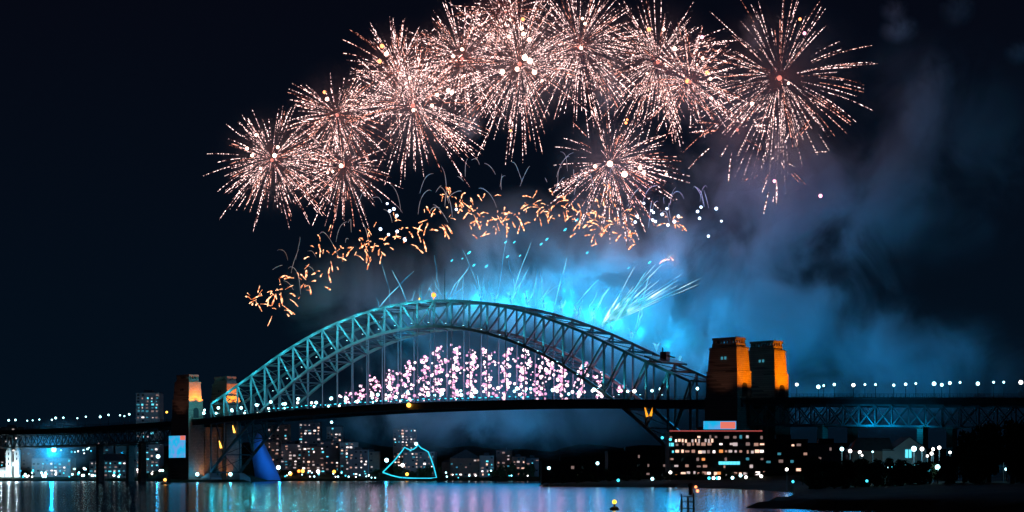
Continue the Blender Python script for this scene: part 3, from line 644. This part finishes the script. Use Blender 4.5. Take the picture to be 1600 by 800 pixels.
for px, py, em, r in ((453.5, 741, E_WARM, 2.0), (467, 737, E_ORNG, 1.7), (473, 737, E_WARM, 1.8), (497, 737, E_LAMPW, 1.8), (522, 738, E_WARM, 1.7), (427, 737, E_LAMPW, 1.7), (435, 732, E_LAMP, 2.2), (636, 742, E_WARM, 1.7), (629, 729, E_LAMPW, 1.9), (652.5, 695, E_LAMP, 1.9), (522.5, 662, E_LAMP, 1.5), (515, 697, E_LAMP, 2)):
    d = 1790 if py > 720 else 1960; x = PX(px, d); g = north_h(x, d); lab = {'lamp_amber': 'amber lamp glowing on the far shore below the deck', 'lamp_orange': 'deep orange lamp on the far shore', 'lamp_white': 'round white lamp on the far shore below the deck', 'lamp_cyan_white': 'bright cyan lamp high among the far shore buildings'}[em.name]
    lamp(Vector((x, d-(30 if py < 720 else 0), g-.3)), max(2, round(PZ(py, d)-g)), r, em, lab, 'bright coloured lamps on the far shore')
# string of cyan lights outlining a shape
d = 1800; pts = [(598,738),(606,730),(616,720),(628,705),(632,699),(636,701),(641,703),(646,702),(651,698),(653,695),(658,700),(664,703),(669,706),(674,718),(678,730),(682,746),(670,747.5),(655,747.5),(640,747),(625,746),(612,743),(598,738)]
b = MB(); b.tube([P(x, y, d) for x, y in pts], .75, 6)
t = thing('light_string', P(640, 748, d), 'glowing cyan light string tracing a sail like outline on the far shore', 'light string'); b.build('light_tube', emat('string_cyan', (.03, .62, .85), 1.3), t)
for x, y in ((598,738),(632,699),(653,695),(669,706),(682,746)):
    q = P(x, y, d); b = MB(); b.tube([Vector((q.x, d+.9, north_h(q.x, d)-.5)), Vector((q.x, d+.9, q.z))], .2, 5); b.build('mast', DSTEEL, t)
# blue tent
d = 1620; t = thing('sail_tent', P(410, 740, d), 'tall blue floodlit sail shaped tent behind the lattice at the left pier', 'tent')
pts = [(399, 742), (394, 715), (396, 690), (402, 676), (408, 680), (413, 694), (425, 717), (439, 742)]
b = MB(); A_ = [P(x, y, d) for x, y in pts]; A_[0].z = A_[-1].z = 1.0; mid = Vector((A_[3].x, d+45, 1)); ctr = P(410, 720, d-14)
vs = A_ + [mid, ctr]; b.add(vs, [(i+1, i, 9) for i in range(7)] + [(i, i+1, 8) for i in range(7)] + [(0, 7, 9)]); b.build('canopy', mat('floodlit_blue_fabric', (.10, .30, .75), .8), t, smooth=True)  # canopy colour carries the blue of the floodlighting
point(P(437, 730, d-26), (.0, .40, 1), 7000, 1); point(P(396, 690, d-30), (.0, .40, 1), 8000, 1)
for px in (322, 374): point(B(kpx(px, -15) , -24, 8), CY1, 3500, .6); b = MB(); b.ball(B(kpx(px, -15), -24, 6.5), 1.5); b.build('pier_lamp', E_LAMP, bridge)
for px, py in ((347, 700), (368, 676), (1013, 651), (1018, 650)):
    k = kpx(px, -15); a = B(k, -16, PZ(py, B(k, -16, 0).y)); b = MB(); b.tube([a, a + Vector((-1.6, 0, 6))] if px != 1018 else [a, a + Vector((1.6, 0, 6))], [1.0, .25], 6); b.build('pier_light_streak', E_WARM if px < 1000 else emat('amber_light_streak', (1, .35, .02), 1.6), bridge)  # right pair: glowing tubes stand in for floodlit steel

# ------------------------------------------------------------------ right bank lamps, trees, foreground
RL = [(760,478,1.5),(802,475,1.2),(860,475,1.1),(892,467,1.3),(852,497,1.0),(830,508,1.0),(948,490,1.0),(1160,460,1.25),(1228,490,1.1),(428,485,1.1),(478,490,1.1),(490,505,.8),(385,475,1.2),(98,580,1.0),(545,485,.6),(220,555,.7)]
RLAB = ['brightest street lamp right of the gabled house', 'white street lamp close to the brightest lamp', 'white street lamp in the middle of the lamp cluster', 'tallest white lamp at the right of the lamp cluster', 'lower white lamp below the middle of the cluster', 'lowest white lamp of the cluster right of the house', 'white lamp alone left of the big dark tree', 'tall white lamp in front of the big dark tree', 'shorter white lamp right of the tall lamp before the dark tree', 'white lamp left of the red roof', 'white lamp under the red roof edge', 'small white lamp below the one under the red roof', 'wide cyan floodlight left of the red roof', 'white lamp low at the left end of the park', 'small cyan lamp left of the gabled house', 'faint lamp at the left end of the park bushes']
for (x, y, r), lab in zip(RL, RLAB):
    px, py = 1200+x*.3, 560+y*.3; d = 600; X = PX(px, d); g = south_h(X, d); em = E_LAMP if x in (760, 385, 545) else E_LAMPW
    lamp(Vector((X, d, g-.2)), round((PZ(py, d)-g)*4)/4, r*R.uniform(.42, .6), em, lab, None)
    if r > 1.15: point(P(px, py, d-3), (.35, .85, 1), 1800, .4)
point(P(1428, 722, 590), CY1, 5000, .8)
for x, y in ((630,570),(650,570),(885,570),(840,578),(920,575),(940,570),(1020,568),(1062,578),(1093,568),(1130,575),(1240,577),(1265,567),(515,635),(300,620),(130,645)):
    px, py = 1200+x*.3, 560+y*.3; d = 560; X = PX(px, d); g = south_h(X, d); lamp(Vector((X, d, g-.3)), max(.8, round((PZ(py, d)-g)*2)/2), .45 if x != 885 else .9, R.choice((E_CYAN, E_LAMP)), 'low cyan path light on the dark right bank', 'path lights on the right bank', 'path light', 'path_light')
for x, y in ((835,232),(880,240),(1150,455),(1095,475),(1120,485),(1140,487),(1225,487),(1300,487),(1385,478),(880,425),(475,370),(205,395),(1270,433),(780,463),(590,500)):
    px, py = 800+x/3.556, 620+y/3.556; d = 900; X = PX(px, d); g = max(.5, south_h(X, d)); lamp(Vector((X, d, g-.5)), max(1, round(PZ(py, d)-g)), .75, R.choice((E_LAMP, E_CYAN, E_LAMPW)), 'small lamp on the dark wharf edge at right', 'lamps along the wharf edge', 'lamp', 'wharf_lamp')
def crown_mesh(r, h, n, seed):
    q = random.Random(seed); b = MB(); cl = [(Vector((q.gauss(0, .42), q.gauss(0, .42), q.uniform(-.7, .8))), q.uniform(.28, .5)) for _ in range(14)]
    for i in range(n):
        c, s = q.choice(cl); dd = Vector((q.gauss(0,1), q.gauss(0,1), q.gauss(0,1))).normalized() * (s * q.uniform(.6, 1.05)); p = c + dd; p = Vector((p.x*r, p.y*r, p.z*h/2))
        u = Vector((q.gauss(0,1), q.gauss(0,1), q.gauss(0,1))).normalized(); w = u.cross(Vector((q.gauss(0,1), q.gauss(0,1), q.gauss(0,1)))).normalized(); s2 = q.uniform(.22, .5)
        b.add([p-u*s2, p+w*s2*.6, p+u*s2, p-w*s2*.6], [(0,1,2,3)])
    return b
TV = []
for i in range(4):
    b = MB(); q = random.Random(50+i); b.tube([(0,0,0), (.1,0,1.5), (q.uniform(-.3,.3),0,3.2), (0,0,5)], [.38,.3,.24,.12], 7)
    for j in range(5): a = q.uniform(0, 6.28); b.tube([(0,0,2.4+j*.4), (math.cos(a)*1.2, math.sin(a)*1.2, 4+j*.3), (math.cos(a)*2.2, math.sin(a)*2.2, 5.2+j*.3)], [.16,.1,.04], 5)
    TV.append((b.mesh('trunk', BARK), crown_mesh(3.6, 6.5, 2600, 90+i).mesh('crown', LEAF)))
def tree(px, ytop, d, wid, label, group, hf=south_h):
    x = PX(px, d); g = hf(x, d); Ht = PZ(ytop, d) - g; t = thing('tree', (x, d, g-.2), label, 'tree', group, R.uniform(0, 6))
    i = R.randrange(4); s = Ht/9.0; put('trunk', TV[i][0], (0,0,0), t, (s, s, s)); ws = wid*d/F/7.2; put('crown', TV[i][1], (0,0,4.4*s), t, (ws, ws, s*1.38)); return t
for px, y, d, w in ((1508, 676, 540, 46), (1545, 664, 530, 60), (1582, 660, 520, 62), (1530, 690, 500, 50), (1600, 668, 510, 60), (1480, 712, 520, 40)):
    tree(px, y, d, w, 'large dark tree in the black clump at the right edge', 'big dark trees at the right edge')
for px in range(1268, 1470, 17): tree(px + R.uniform(-5, 5), R.uniform(714, 736), R.uniform(540, 590), R.uniform(32, 52), 'low dark bushy tree along the right bank', 'low trees along the right bank')
for px in range(856, 1280, 24): tree(px + R.uniform(-6, 6), R.uniform(733, 745), R.uniform(915, 925), R.uniform(18, 28), 'small dark tree along the wharf edge', 'small trees along the wharf edge')
for px in list(range(590, 700, 14)) + list(range(8, 260, 20)) + list(range(770, 850, 16)): tree(px + R.uniform(-5, 5), R.uniform(724, 738), R.uniform(1825, 1855), R.uniform(12, 20), 'small dark tree on the far shore', 'dark trees on the far shore', north_h)
# beacon piles, buoy, boat
d = 262; t = thing('beacon_piles', P(1074, 800, d), 'dark timber mooring piles with a lamp standing in the near water', 'mooring piles'); x0 = PX(1074, d)
for dx, h in ((-.85, 3.1), (.1, 2.9), (.95, 3.3)): b = MB(); b.tube([(x0+dx, d, -2), (x0+dx, d, h)], [.17, .14], 8); b.build('pile', DARKB, t)
for z in (.9, 1.9, 2.7): b = MB(); b.box(x0-1.0, x0+1.1, d-.3, d-.15, z, z+.14); b.build('cross_beam', DARKB, t)
b = MB(); b.tube([(x0+.5, d, 3), (x0+.5, d, 4.2)], .3, 8); b.ball((x0+.5, d, 4.4), .42); b.build('lantern_body', DARKB, t)
b = MB(); b.ball((x0+1.25, d-.2, 4.2), .22); b.ball((x0+1.5, d-.2, 3.6), .24); b.build('lantern', emat('lamp_red_orange', (1, .25, .08), 3), t)
d = 300; q = P(960, 796, d); t = thing('buoy', (q.x, d, 0), 'small yellow lit buoy floating on the near water', 'buoy')
b = MB(); b.lathe((q.x, d, 0), [(.1, -.6), (.75, -.3), (.8, .25), (.5, .5), (.16, .6), (.13, 1.1)], 12); b.build('float', BLACKM, t)
b = MB(); b.ball((q.x, d, 1.35), .38); b.build('lantern', emat('buoy_yellow', (1, .55, .03), 3), t)
d = 1120; q = P(258, 756, d); t = thing('small_boat', (q.x, d, 0), 'small boat with an orange lamp on the water below the left pylon', 'boat')
b = MB(); b.loft([[(q.x+x*s+o, d+y*s*1, z) for x, y in ((-3,-1),(2,-1),(4,0),(2,1),(-3,1))] for z, s, o in ((-.3, .8, 0), (.9, 1.05, 0))]); b.build('hull', WHITE, t)
b = MB(); b.box(q.x-1.8, q.x+.8, d-.6, d+.6, .9, 2.0); b.build('cabin', WHITE, t)
b = MB(); b.ball((q.x, d-.2, 2.8), 1.0); b.build('lamp', emat('boat_lamp', (1, .42, .08), 4), t)

# ------------------------------------------------------------------ fireworks
SP_A = spark_mat('spark_salmon', (.34, .07, .06), (1.0, .57, .49), .12, 4.4, .55, .47, .62)
SP_B = spark_mat('spark_rose', (.30, .06, .07), (1.0, .70, .66), .11, 4.6, .66, .47, .62)
SP_C = spark_mat('spark_copper', (.35, .07, .04), (1.0, .40, .30), .12, 2.4, .48, .46, .62)
E_FLARE = emat('flare_white', (1.0, .62, .46), 6); E_FLAREO = emat('flare_orange', (1.0, .28, .10), 4); E_CORE = emat('core_pink', (1.0, .28, .22), 1.2, False)
def shell_glow_smoke(c, R_):  # added volume that carries a red glow round the burst core
    m = bpy.data.materials.new('shell_glow_smoke'); m.use_nodes = True; t = m.node_tree; t.nodes.clear()
    tc = t.nodes.new('ShaderNodeTexCoord'); l = t.nodes.new('ShaderNodeVectorMath'); l.operation = 'LENGTH'; t.links.new(tc.outputs['Object'], l.inputs[0])
    mr = t.nodes.new('ShaderNodeMapRange'); mr.interpolation_type = 'SMOOTHSTEP'; mr.inputs[1].default_value = .98*R_; mr.inputs[2].default_value = .05*R_; mr.inputs[3].default_value = 0; mr.inputs[4].default_value = .0030
    t.links.new(l.outputs['Value'], mr.inputs[0])
    v = t.nodes.new('ShaderNodeVolumePrincipled'); v.inputs['Color'].default_value = (.85, .8, .8, 1); t.links.new(mr.outputs[0], v.inputs['Density'])
    o = t.nodes.new('ShaderNodeOutputMaterial'); t.links.new(v.outputs[0], o.inputs['Volume']); m.cycles.volume_sampling = 'EQUIANGULAR'; m.cycles.volume_step_rate = 2.0
    hb = MB(); hb.ball(c, R_, 14, 9); tag(hb.build('smoke', m, None, c), 'thin smoke added inside a firework burst to give it a red glow', None, None, 'stuff')
def trail(b, c, dr, r0, r1, R_, w):
    pts = []; ra = []; bend = Vector((R.gauss(0,1), R.gauss(0,1), R.gauss(0,1))) * (R_*.05)
    for i in range(7):
        s = r0 + (r1-r0)*i/6; p = c + dr*s; p.z -= .12*R_*(s/R_)**2.2; p += bend*((s/R_)**2)
        pts.append(p); ra.append(w*(.35 + .65*min(1, i/3)) if i < 6 else w*.35)
    b.tube(pts, ra, 4)
def burst(px, py, rpx, n, d, label, power, core=True, mats=(SP_A, SP_B, SP_C), w=.22, inner=.12):
    c = P(px, py, d); R_ = rpx*d/F; t = thing('firework_burst', c, label, 'firework', 'salmon firework shells above the bridge'); extra = MB(); gap = Vector((R.gauss(0,1), R.gauss(0,.4), R.gauss(0,1))).normalized(); gap2 = Vector((R.gauss(0,1), R.gauss(0,.4), R.gauss(0,1))).normalized()
    for i in range(n):
        dr = Vector((R.gauss(0,1), R.gauss(0,1), R.gauss(0,1))).normalized()
        while dr.dot(gap) > .80 or (dr.dot(gap2) > .9): dr = Vector((R.gauss(0,1), R.gauss(0,1), R.gauss(0,1))).normalized()
        r1 = R_*(R.uniform(.80, 1.1) if R.random() < .7 else R.uniform(.5, .85)); r0 = R_*R.uniform(inner, .45) if R.random() < .72 else R_*R.uniform(.5, .7)
        if R.random() < .3: r1 *= R.uniform(.55, .9); r0 = min(r0, r1*.6)
        if i < 92:
            b = MB(); trail(b, c, dr, r0, r1, R_, w*R.uniform(.75, 1.25)); b.build('spark_trail', R.choice(mats), t)
        else: trail(extra, c, dr, r0, r1, R_, w*R.uniform(.7, 1.1))
    if n > 92: tag(extra.build('spark_trail', mats[1], t), None, None, None, 'stuff')
    if core: b = MB(); b.ball(c, R_*.026, 8, 6); b.build('core', E_CORE, t)
    if power:
        point(c, (1.0, .17, .10), power*.6, 4, .07, 40.0)
        shell_glow_smoke(c, R_*1.02)
    return t
BUR = [(425, 250, 104, 190, 'lowest salmon burst at the far left of the arc'), (527, 180, 98, 140, 'salmon burst with a dark open left side, second from the left'),
 (536, 260, 92, 110, 'sparse salmon burst hanging just right of the lowest left one'), (645, 165, 122, 230, 'dense salmon burst with a bright core left of centre'),
 (622, 112, 100, 120, 'salmon burst with orange flares at the top left of the arc'), (722, 92, 105, 150, 'pale burst between the left and middle shells'),
 (812, 100, 135, 240, 'brightest pink white burst at the top middle'), (905, 73, 118, 170, 'salmon burst with a small bright core right of the brightest one'),
 (1028, 97, 122, 190, 'salmon burst with flares right of centre at the top'), (1078, 128, 98, 120, 'copper burst overlapping the right of centre shell'),
 (1218, 122, 158, 150, 'widest thin burst at the far right of the arc'), (953, 256, 112, 160, 'low pink burst with a white core under the others'),
 (790, 18, 90, 80, 'burst cut by the top edge of the picture')]
for px, py, r, n, lab in BUR: burst(px, py, r, int(n*1.25), 1350 + R.uniform(-50, 50), lab, 15000)
burst(1152, 203, 95, 26, 1350, 'very sparse burst with a dark centre low at right', 5000, True, (SP_C, SP_B), .4, .5)
burst(1215, 250, 90, 26, 1350, 'thin scattered falling sparks under the widest burst', 0, False, (SP_C, SP_B), .35, .6)
E_STARB = emat('star_blue_white', (.62, .76, 1.0), 5); E_STARP = emat('star_pink', (1.0, .35, .55), 4)
bb = MB(); bb.ball((0,0,0), 1, 10, 7); STAR = {m.name: bb.mesh('glowing_star', m, smooth=True) for m in (E_FLARE, E_FLAREO, E_STARB, E_STARP)}
FL = [(597,72,5,1),(604,84,5,0),(593,96,5,1),(640,122,4,0),(625,114,2.5,0),(817,30,4.5,1),(815,44,5,0),(818,53,5,0),(797,31,3,0),(722,77,4,0),(708,88,4,0),(683,148,4.5,0),(700,141,4.5,0),(706,145,5,0),(675,165,4,0),(646,172,4,0),(507,144,4,1),(511,155,4.5,0),(400,211,3.5,0),(386,232,4,0),(394,243,4,0),(429,243,5,0),(434,230,4,0),(407,263,3,0),(1014,46,5,1),(1037,46,4,0),(1054,76,5,0),(1097,58,4.2,3),(1098,91,4.2,0),(1089,101,3,0),(1105,114,5,1),(1110,123,4,0),(1074,127,5,1),(1011,115,3,0),(910,29,3.5,0),(914,37,3.5,0),(908,75,4,0),(980,187,2.6,1),(978,192,3.4,1),(953,256,7,0),(976,272,7.5,0),(1000,262,5,0),(1006,270,4,0),(930,260,4.5,0),(1041,272,3,0),(1250,30,3.6,1),(1257,52,4,3),(1232,130,3.2,0),(1210,283,4,3),(1282,306,4.5,3),(1175,162,4.5,0),(820,90,7,0),(828,95,7,0),(835,113,6,0),(785,112,6,0),(808,108,5.5,0),(827,62,5,0),(795,57,4,0),(847,126,3,0),(798,204,3,1),(533,259,5,0),(512,270,3,0),(520,268,3,0)]
for px, py, r, c in FL:
    m = (E_FLARE, E_FLAREO, None, E_STARP)[c]
    o = put('glowing_star', STAR[m.name], P(px, py, 1300 + R.uniform(-20, 20)), None, (r*.5*.62,)*3)
    tag(o, {0: 'white hot round star glowing among the salmon bursts', 1: 'orange rimmed round star glowing among the salmon bursts', 3: 'pink round star glowing at the right of the bursts'}[c], 'firework star', {0: 'white hot stars among the bursts', 1: 'orange stars among the bursts', 3: 'pink stars at the right'}[c])
BS = [(380+x*.3, 280+y*.3) for x, y in ((750,127),(785,155),(763,165),(800,190),(715,260),(757,288),(802,272),(840,312),(845,318),(1110,157))] + [(700+x*.3, 200+y*.3) for x, y in ((985,460),(975,490),(1065,480),(1080,487),(1060,430),(1140,420),(1115,450),(1145,505),(1200,460),(1300,435),(1318,412),(1310,470),(1070,440),(1020,392),(990,465))] + [(800+x/2.858, 320+y/2.858) for x, y in ((912,17),(935,73),(877,140),(838,60),(725,75))]
for px, py in BS:
    r = R.uniform(2.6, 4.0); tag(put('glowing_star', STAR[E_STARB.name], P(px, py, 1310), None, (r*.5*.62,)*3),
        'blue white round star among the gold sprays at left' if px < 800 else 'blue white round star in the loose band right of the gold sprays', 'firework star', 'blue white stars at left' if px < 800 else 'blue white stars at right')
# gold sprays along the middle arc
GOLD = spark_mat('spark_gold', (1.0, .24, .07), (1.0, .54, .30), 1.0, 3.4, .5); GOLDC = emat('gold_tip', (1.0, .72, .5), 5)
GS = [(402, 468, 12, 5, 'leftmost low gold spray'), (428, 452, 26, 11, 'gold spray at the left foot of the arc'), (440, 485, 16, 4, 'dripping gold spray under the left foot'), (478, 440, 26, 10, 'second gold spray from the left foot'), (516, 400, 30, 13, 'gold spray left of the bridge masts'), (565, 378, 24, 10, 'gold spray beside the lower blue white stars'), (592, 385, 22, 8, 'low gold spray under the blue white stars'), (632, 360, 28, 11, 'gold spray right of the blue white stars'), (684, 345, 26, 12, 'gold spray above the left mast'), (712, 312, 26, 11, 'high gold spray left of centre'), (742, 330, 28, 12, 'gold spray just left of centre'), (775, 345, 28, 13, 'gold spray at the middle with a dripping streak'), (802, 335, 18, 7, 'small gold spray right of the middle'), (836, 326, 20, 8, 'gold spray filling the gap left of the open one'), (867, 323, 28, 13, 'open gold spray right of the middle'), (908, 340, 24, 9, 'gold spray below the low pink burst'), (935, 352, 26, 11, 'gold spray under the pink burst, left of the last ones'), (965, 352, 30, 13, 'dense gold spray near the blue white stars'), (983, 372, 18, 6, 'lowest gold spray at the right'), (945, 310, 20, 7, 'gold spray inside the low pink burst'), (1052, 348, 16, 5, 'small gold spray among the blue white stars at right'), (1048, 402, 10, 2, 'pair of gold sparks falling above the comet fan')]
for px, py, r, n, lab in GS:
    d = 1320; c = P(px, py, d); sc = d/F; t = thing('gold_spray', c, lab, 'firework', 'gold sprays along the middle arc')
    for i in range(int(n*1.9)):
        q = c + Vector((R.gauss(0, .50), R.gauss(0, .4), R.gauss(0, .42)))*r*sc
        dr = ((q-c).normalized() + Vector((R.gauss(0,.7), R.gauss(0,.4), R.gauss(0,.7)))).normalized(); L_ = sc*R.uniform(3, 18); w = R.uniform(.2, .54); cv = Vector((R.gauss(0,.05), 0, R.gauss(0,.05)))*L_
        p0 = q; p1 = p0 + dr*L_*.5 + Vector((0,0,-L_*.02)) + cv; p2 = p0 + dr*L_ + Vector((0,0,-L_*.2))
        b = MB(); b.tube([p0, (p0+p1)/2, p1, p1.lerp(p2, .6), p2], [w*.3, w*.6, w*.8, w*1.3, w*.6], 6); b.build('gold_comet', GOLD, t)
    point(c, (1.0, .42, .15), 2500, 2, .06)
# thin smoke arcs drawn by the falling stars
for i in range(64):
    px = R.uniform(430, 1130); base = interp(px, [(420, 440), (520, 380), (620, 340), (720, 300), (800, 285), (900, 285), (1000, 320), (1130, 325)])
    py = base + R.uniform(-40, 20); sx = R.choice((-1, 1)); L_ = R.uniform(4, 34); hh = R.uniform(3, 24); s0 = R.uniform(0, .5); s1 = R.uniform(.6, 1.1); dy = R.uniform(-8, 8)
    pts = [P(px + sx*L_*s_ + 2.0*math.sin(s_*5+i), py - hh*(1-(1.7*s_-.6)**2) + 16*s_*s_, 1335 + dy*s_) for s_ in [s0 + (s1-s0)*j/8 for j in range(9)]]
    b = MB(); c = pts[0]; b.tube(pts, [.07 + R.uniform(.08, .16)*math.sin(math.pi*(j+.5)/9) for j in range(9)], 4)
    tag(b.build('smoke_trail', SMOKETRAIL, None, c), 'thin curved grey smoke trail above the gold sprays', 'smoke trail', 'curved smoke trails above the gold sprays')
# pink fountains under the arch
PINK = [emat('spark_pink', (1.0, .52, .68), 2.4, False), emat('spark_pale_pink', (1.0, .66, .76), 3.6, False), emat('spark_lilac', (.95, .42, .70), 1.3, False)]
SPK = [bb.mesh('spark', m, smooth=True) for m in PINK]
COLS = [(541,617,629,7),(564,605,626,13),(585,590,624,18),(611,580,624,24),(638,565,624,30),(662,560,620,28),(685,545,620,38),(711,544,621,40),(737,550,618,34),(762,545,615,34),(790,545,621,34),(817,549,620,30),(829,562,615,6),(847,553,622,28),(862,560,585,10),(876,569,620,30),(908,570,618,24),(934,583,620,16),(969,603,615,6)]
ORD = ['first', 'second', 'third', 'fourth', 'fifth', 'sixth', 'seventh', 'eighth', 'ninth', 'tenth', 'eleventh', 'twelfth', 'thirteenth', 'fourteenth', 'fifteenth', 'sixteenth', 'seventeenth', 'eighteenth', 'nineteenth']
for i, (px, y0, y1, n) in enumerate(COLS):
    k = kpx(px, 6); d = B(k, 6, 0).y; c = P(px, y1, d); n = int(n*2.2)
    t = thing('spark_fountain', c, f'{ORD[i]} column of round pink sparks from the left under the arch', 'firework', 'pink spark columns under the arch')
    x = 0
    for j in range(n):
        f = j/max(1, n-1); x = x*.3 + R.gauss(0, 4.6)
        put('spark', R.choice(SPK), P(px + x + (f-.5)*-5, y0 + (y1-y0)*f + R.uniform(-6, 6), d + R.uniform(-6, 6)) - c, t, (R.choice((.38, .5, .62, .75, .88, 1.0, 1.15))*R.uniform(.85, 1.1),)*3)
    point(P(px, (y0+y1)/2, d), (1.0, .36, .72), 100*n, 3, .06, 70)
# cyan comets and fountains on the arch crest
FANSP = spark_mat('spark_fan', (.10, .75, 1.0), (.6, .97, 1.0), 0.7, 1.9, .09)
CYSP = spark_mat('spark_cyan', (.01, .35, .75), (.25, .85, 1.0), .5, 2.2, .12)
for k, h in ((14.6, 8), (15.6, 12), (16.4, 9), (17.3, 12), (18.2, 15), (19.1, 11), (20, 14), (20.9, 12), (21.7, 13), (22.6, 10), (23.6, 8), (24.8, 6), (25.9, 5)):
    a = B(k, 22, ztop(k) + 1); t = thing('crest_fountain', a, 'cyan fountain of sparks shooting from the crest of the arch', 'firework', 'cyan fountains on the arch crest')
    for j in range(6):
        L_ = h*R.uniform(.25, 1); q = Vector((R.uniform(-.35, .35), R.uniform(-.3, .3), 1)).normalized(); b = MB()
        b.tube([a, a+q*L_*.4, a+q*L_*.75+Vector((R.uniform(-.6,.6),0,0)), a+q*L_+Vector((R.uniform(-1.4,1.4),0,0))], [.15, .28, .34, .1], 5); b.build('spark_jet', CYSP, t)
a = B(22.3, 18, ztop(22.3) + 2); t = thing('comet_fan', a, 'bright cyan fan of comets shooting right from the arch crest', 'firework')
for tx, ty, w in ((965, 474, .9), (985, 466, .8), (1020, 470, .3), (1065, 452, .25), (1090, 440, .3), (1035, 428, .4), (1012, 444, .6), (1012, 455, .8), (1044, 443, .6), (1060, 438, .5), (1100, 428, .3), (1000, 441, .5), (990, 456, .7), (1024, 416, .3), (1048, 398, .3), (1000, 420, .3), (1075, 448, .25), (958, 470, .8), (972, 462, .5), (1002, 462, .5), (1030, 449, .35), (978, 476, .5), (1066, 428, .2), (1018, 436, .3), (1052, 446, .3)):
    e = P(tx, ty, a.y + 30); b = MB(); j0 = R.uniform(0, .25); e2 = e + Vector((R.gauss(0, 2), 0, R.gauss(0, 2)))
    b.tube([a.lerp(e2, j0), a.lerp(e2, .35), a.lerp(e2, .6) + Vector((0,0,R.gauss(0,.5))), a.lerp(e2, .8), e2], [w*.9, w*1.0, w*.6, w*.35, .06], 6); b.build('comet_trail', FANSP, t)
# thin cyan jets rising from the crest towards the gold arc
JETSP = spark_mat('spark_jet_blue', (.02, .45, .85), (.25, .80, 1.0), .7, 1.9, .07)
for i in range(54):
    k = R.uniform(9, 24); a = B(k, 20 + R.uniform(-8, 8), ztop(k) + 2 + R.uniform(0, 8)); L_ = R.choice((8, 14, 22, 34, 50))*R.uniform(.6, 1.1); lean = R.gauss(.05 if k < 17 else .35, .28); w = R.uniform(.10, .30)
    pts = [a + Vector((lean*L_*f + R.gauss(0, .35), 0, L_*f*(1-.12*f))) for f in (0, .2, .4, .6, .8, 1)]
    b = MB(); b.tube(pts, [w*.6, w, w*1.2, w, w*.7, .04], 5)
    tag(b.build('spark_jet', JETSP, None, a), 'thin blue jet of sparks rising between the arch and the gold sprays', 'firework', 'thin blue jets above the crest')
# loose cyan embers below the gold arc
for x, y in ((345,595),(375,665),(310,670),(300,595),(485,605),(135,715),(20,690),(515,580),(200,720),(110,650),(75,680),(725,650),(670,480),(610,530),(1050,700),(940,730)):
    px, py = 700+x*.3, 200+y*.3; b = MB(); c = P(px, py, 1330); w = R.uniform(.6, 1.5); b.tube([c - Vector((w, 0, w*.8)), c, c + Vector((w, 0, w*.9))], [.2, w*.6, .2], 6)
    tag(b.build('cyan_ember', E_CYAN, None, c), 'small cyan ember drifting below the gold sprays', 'ember', 'cyan embers below the gold sprays')
# small smoke puffs at upper right
for i, (px, py, rx, ry) in enumerate(((1177, 38, 18, 16), (1180, 60, 17, 17), (1397, 15, 18, 16), (1405, 46, 24, 18), (1495, 14, 22, 24), (1592, 82, 18, 16), (1463, 140, 26, 50), (1440, 185, 30, 50), (735, 190, 18, 26), (952, 130, 24, 40))):
    smoke('smoke', 'small grey smoke puff drifting in the dark sky', [(px, py, rx*1.5, ry*1.5, 0, rx*.8, 1.0)], 1360, .045, .07, .35, .62, .5)
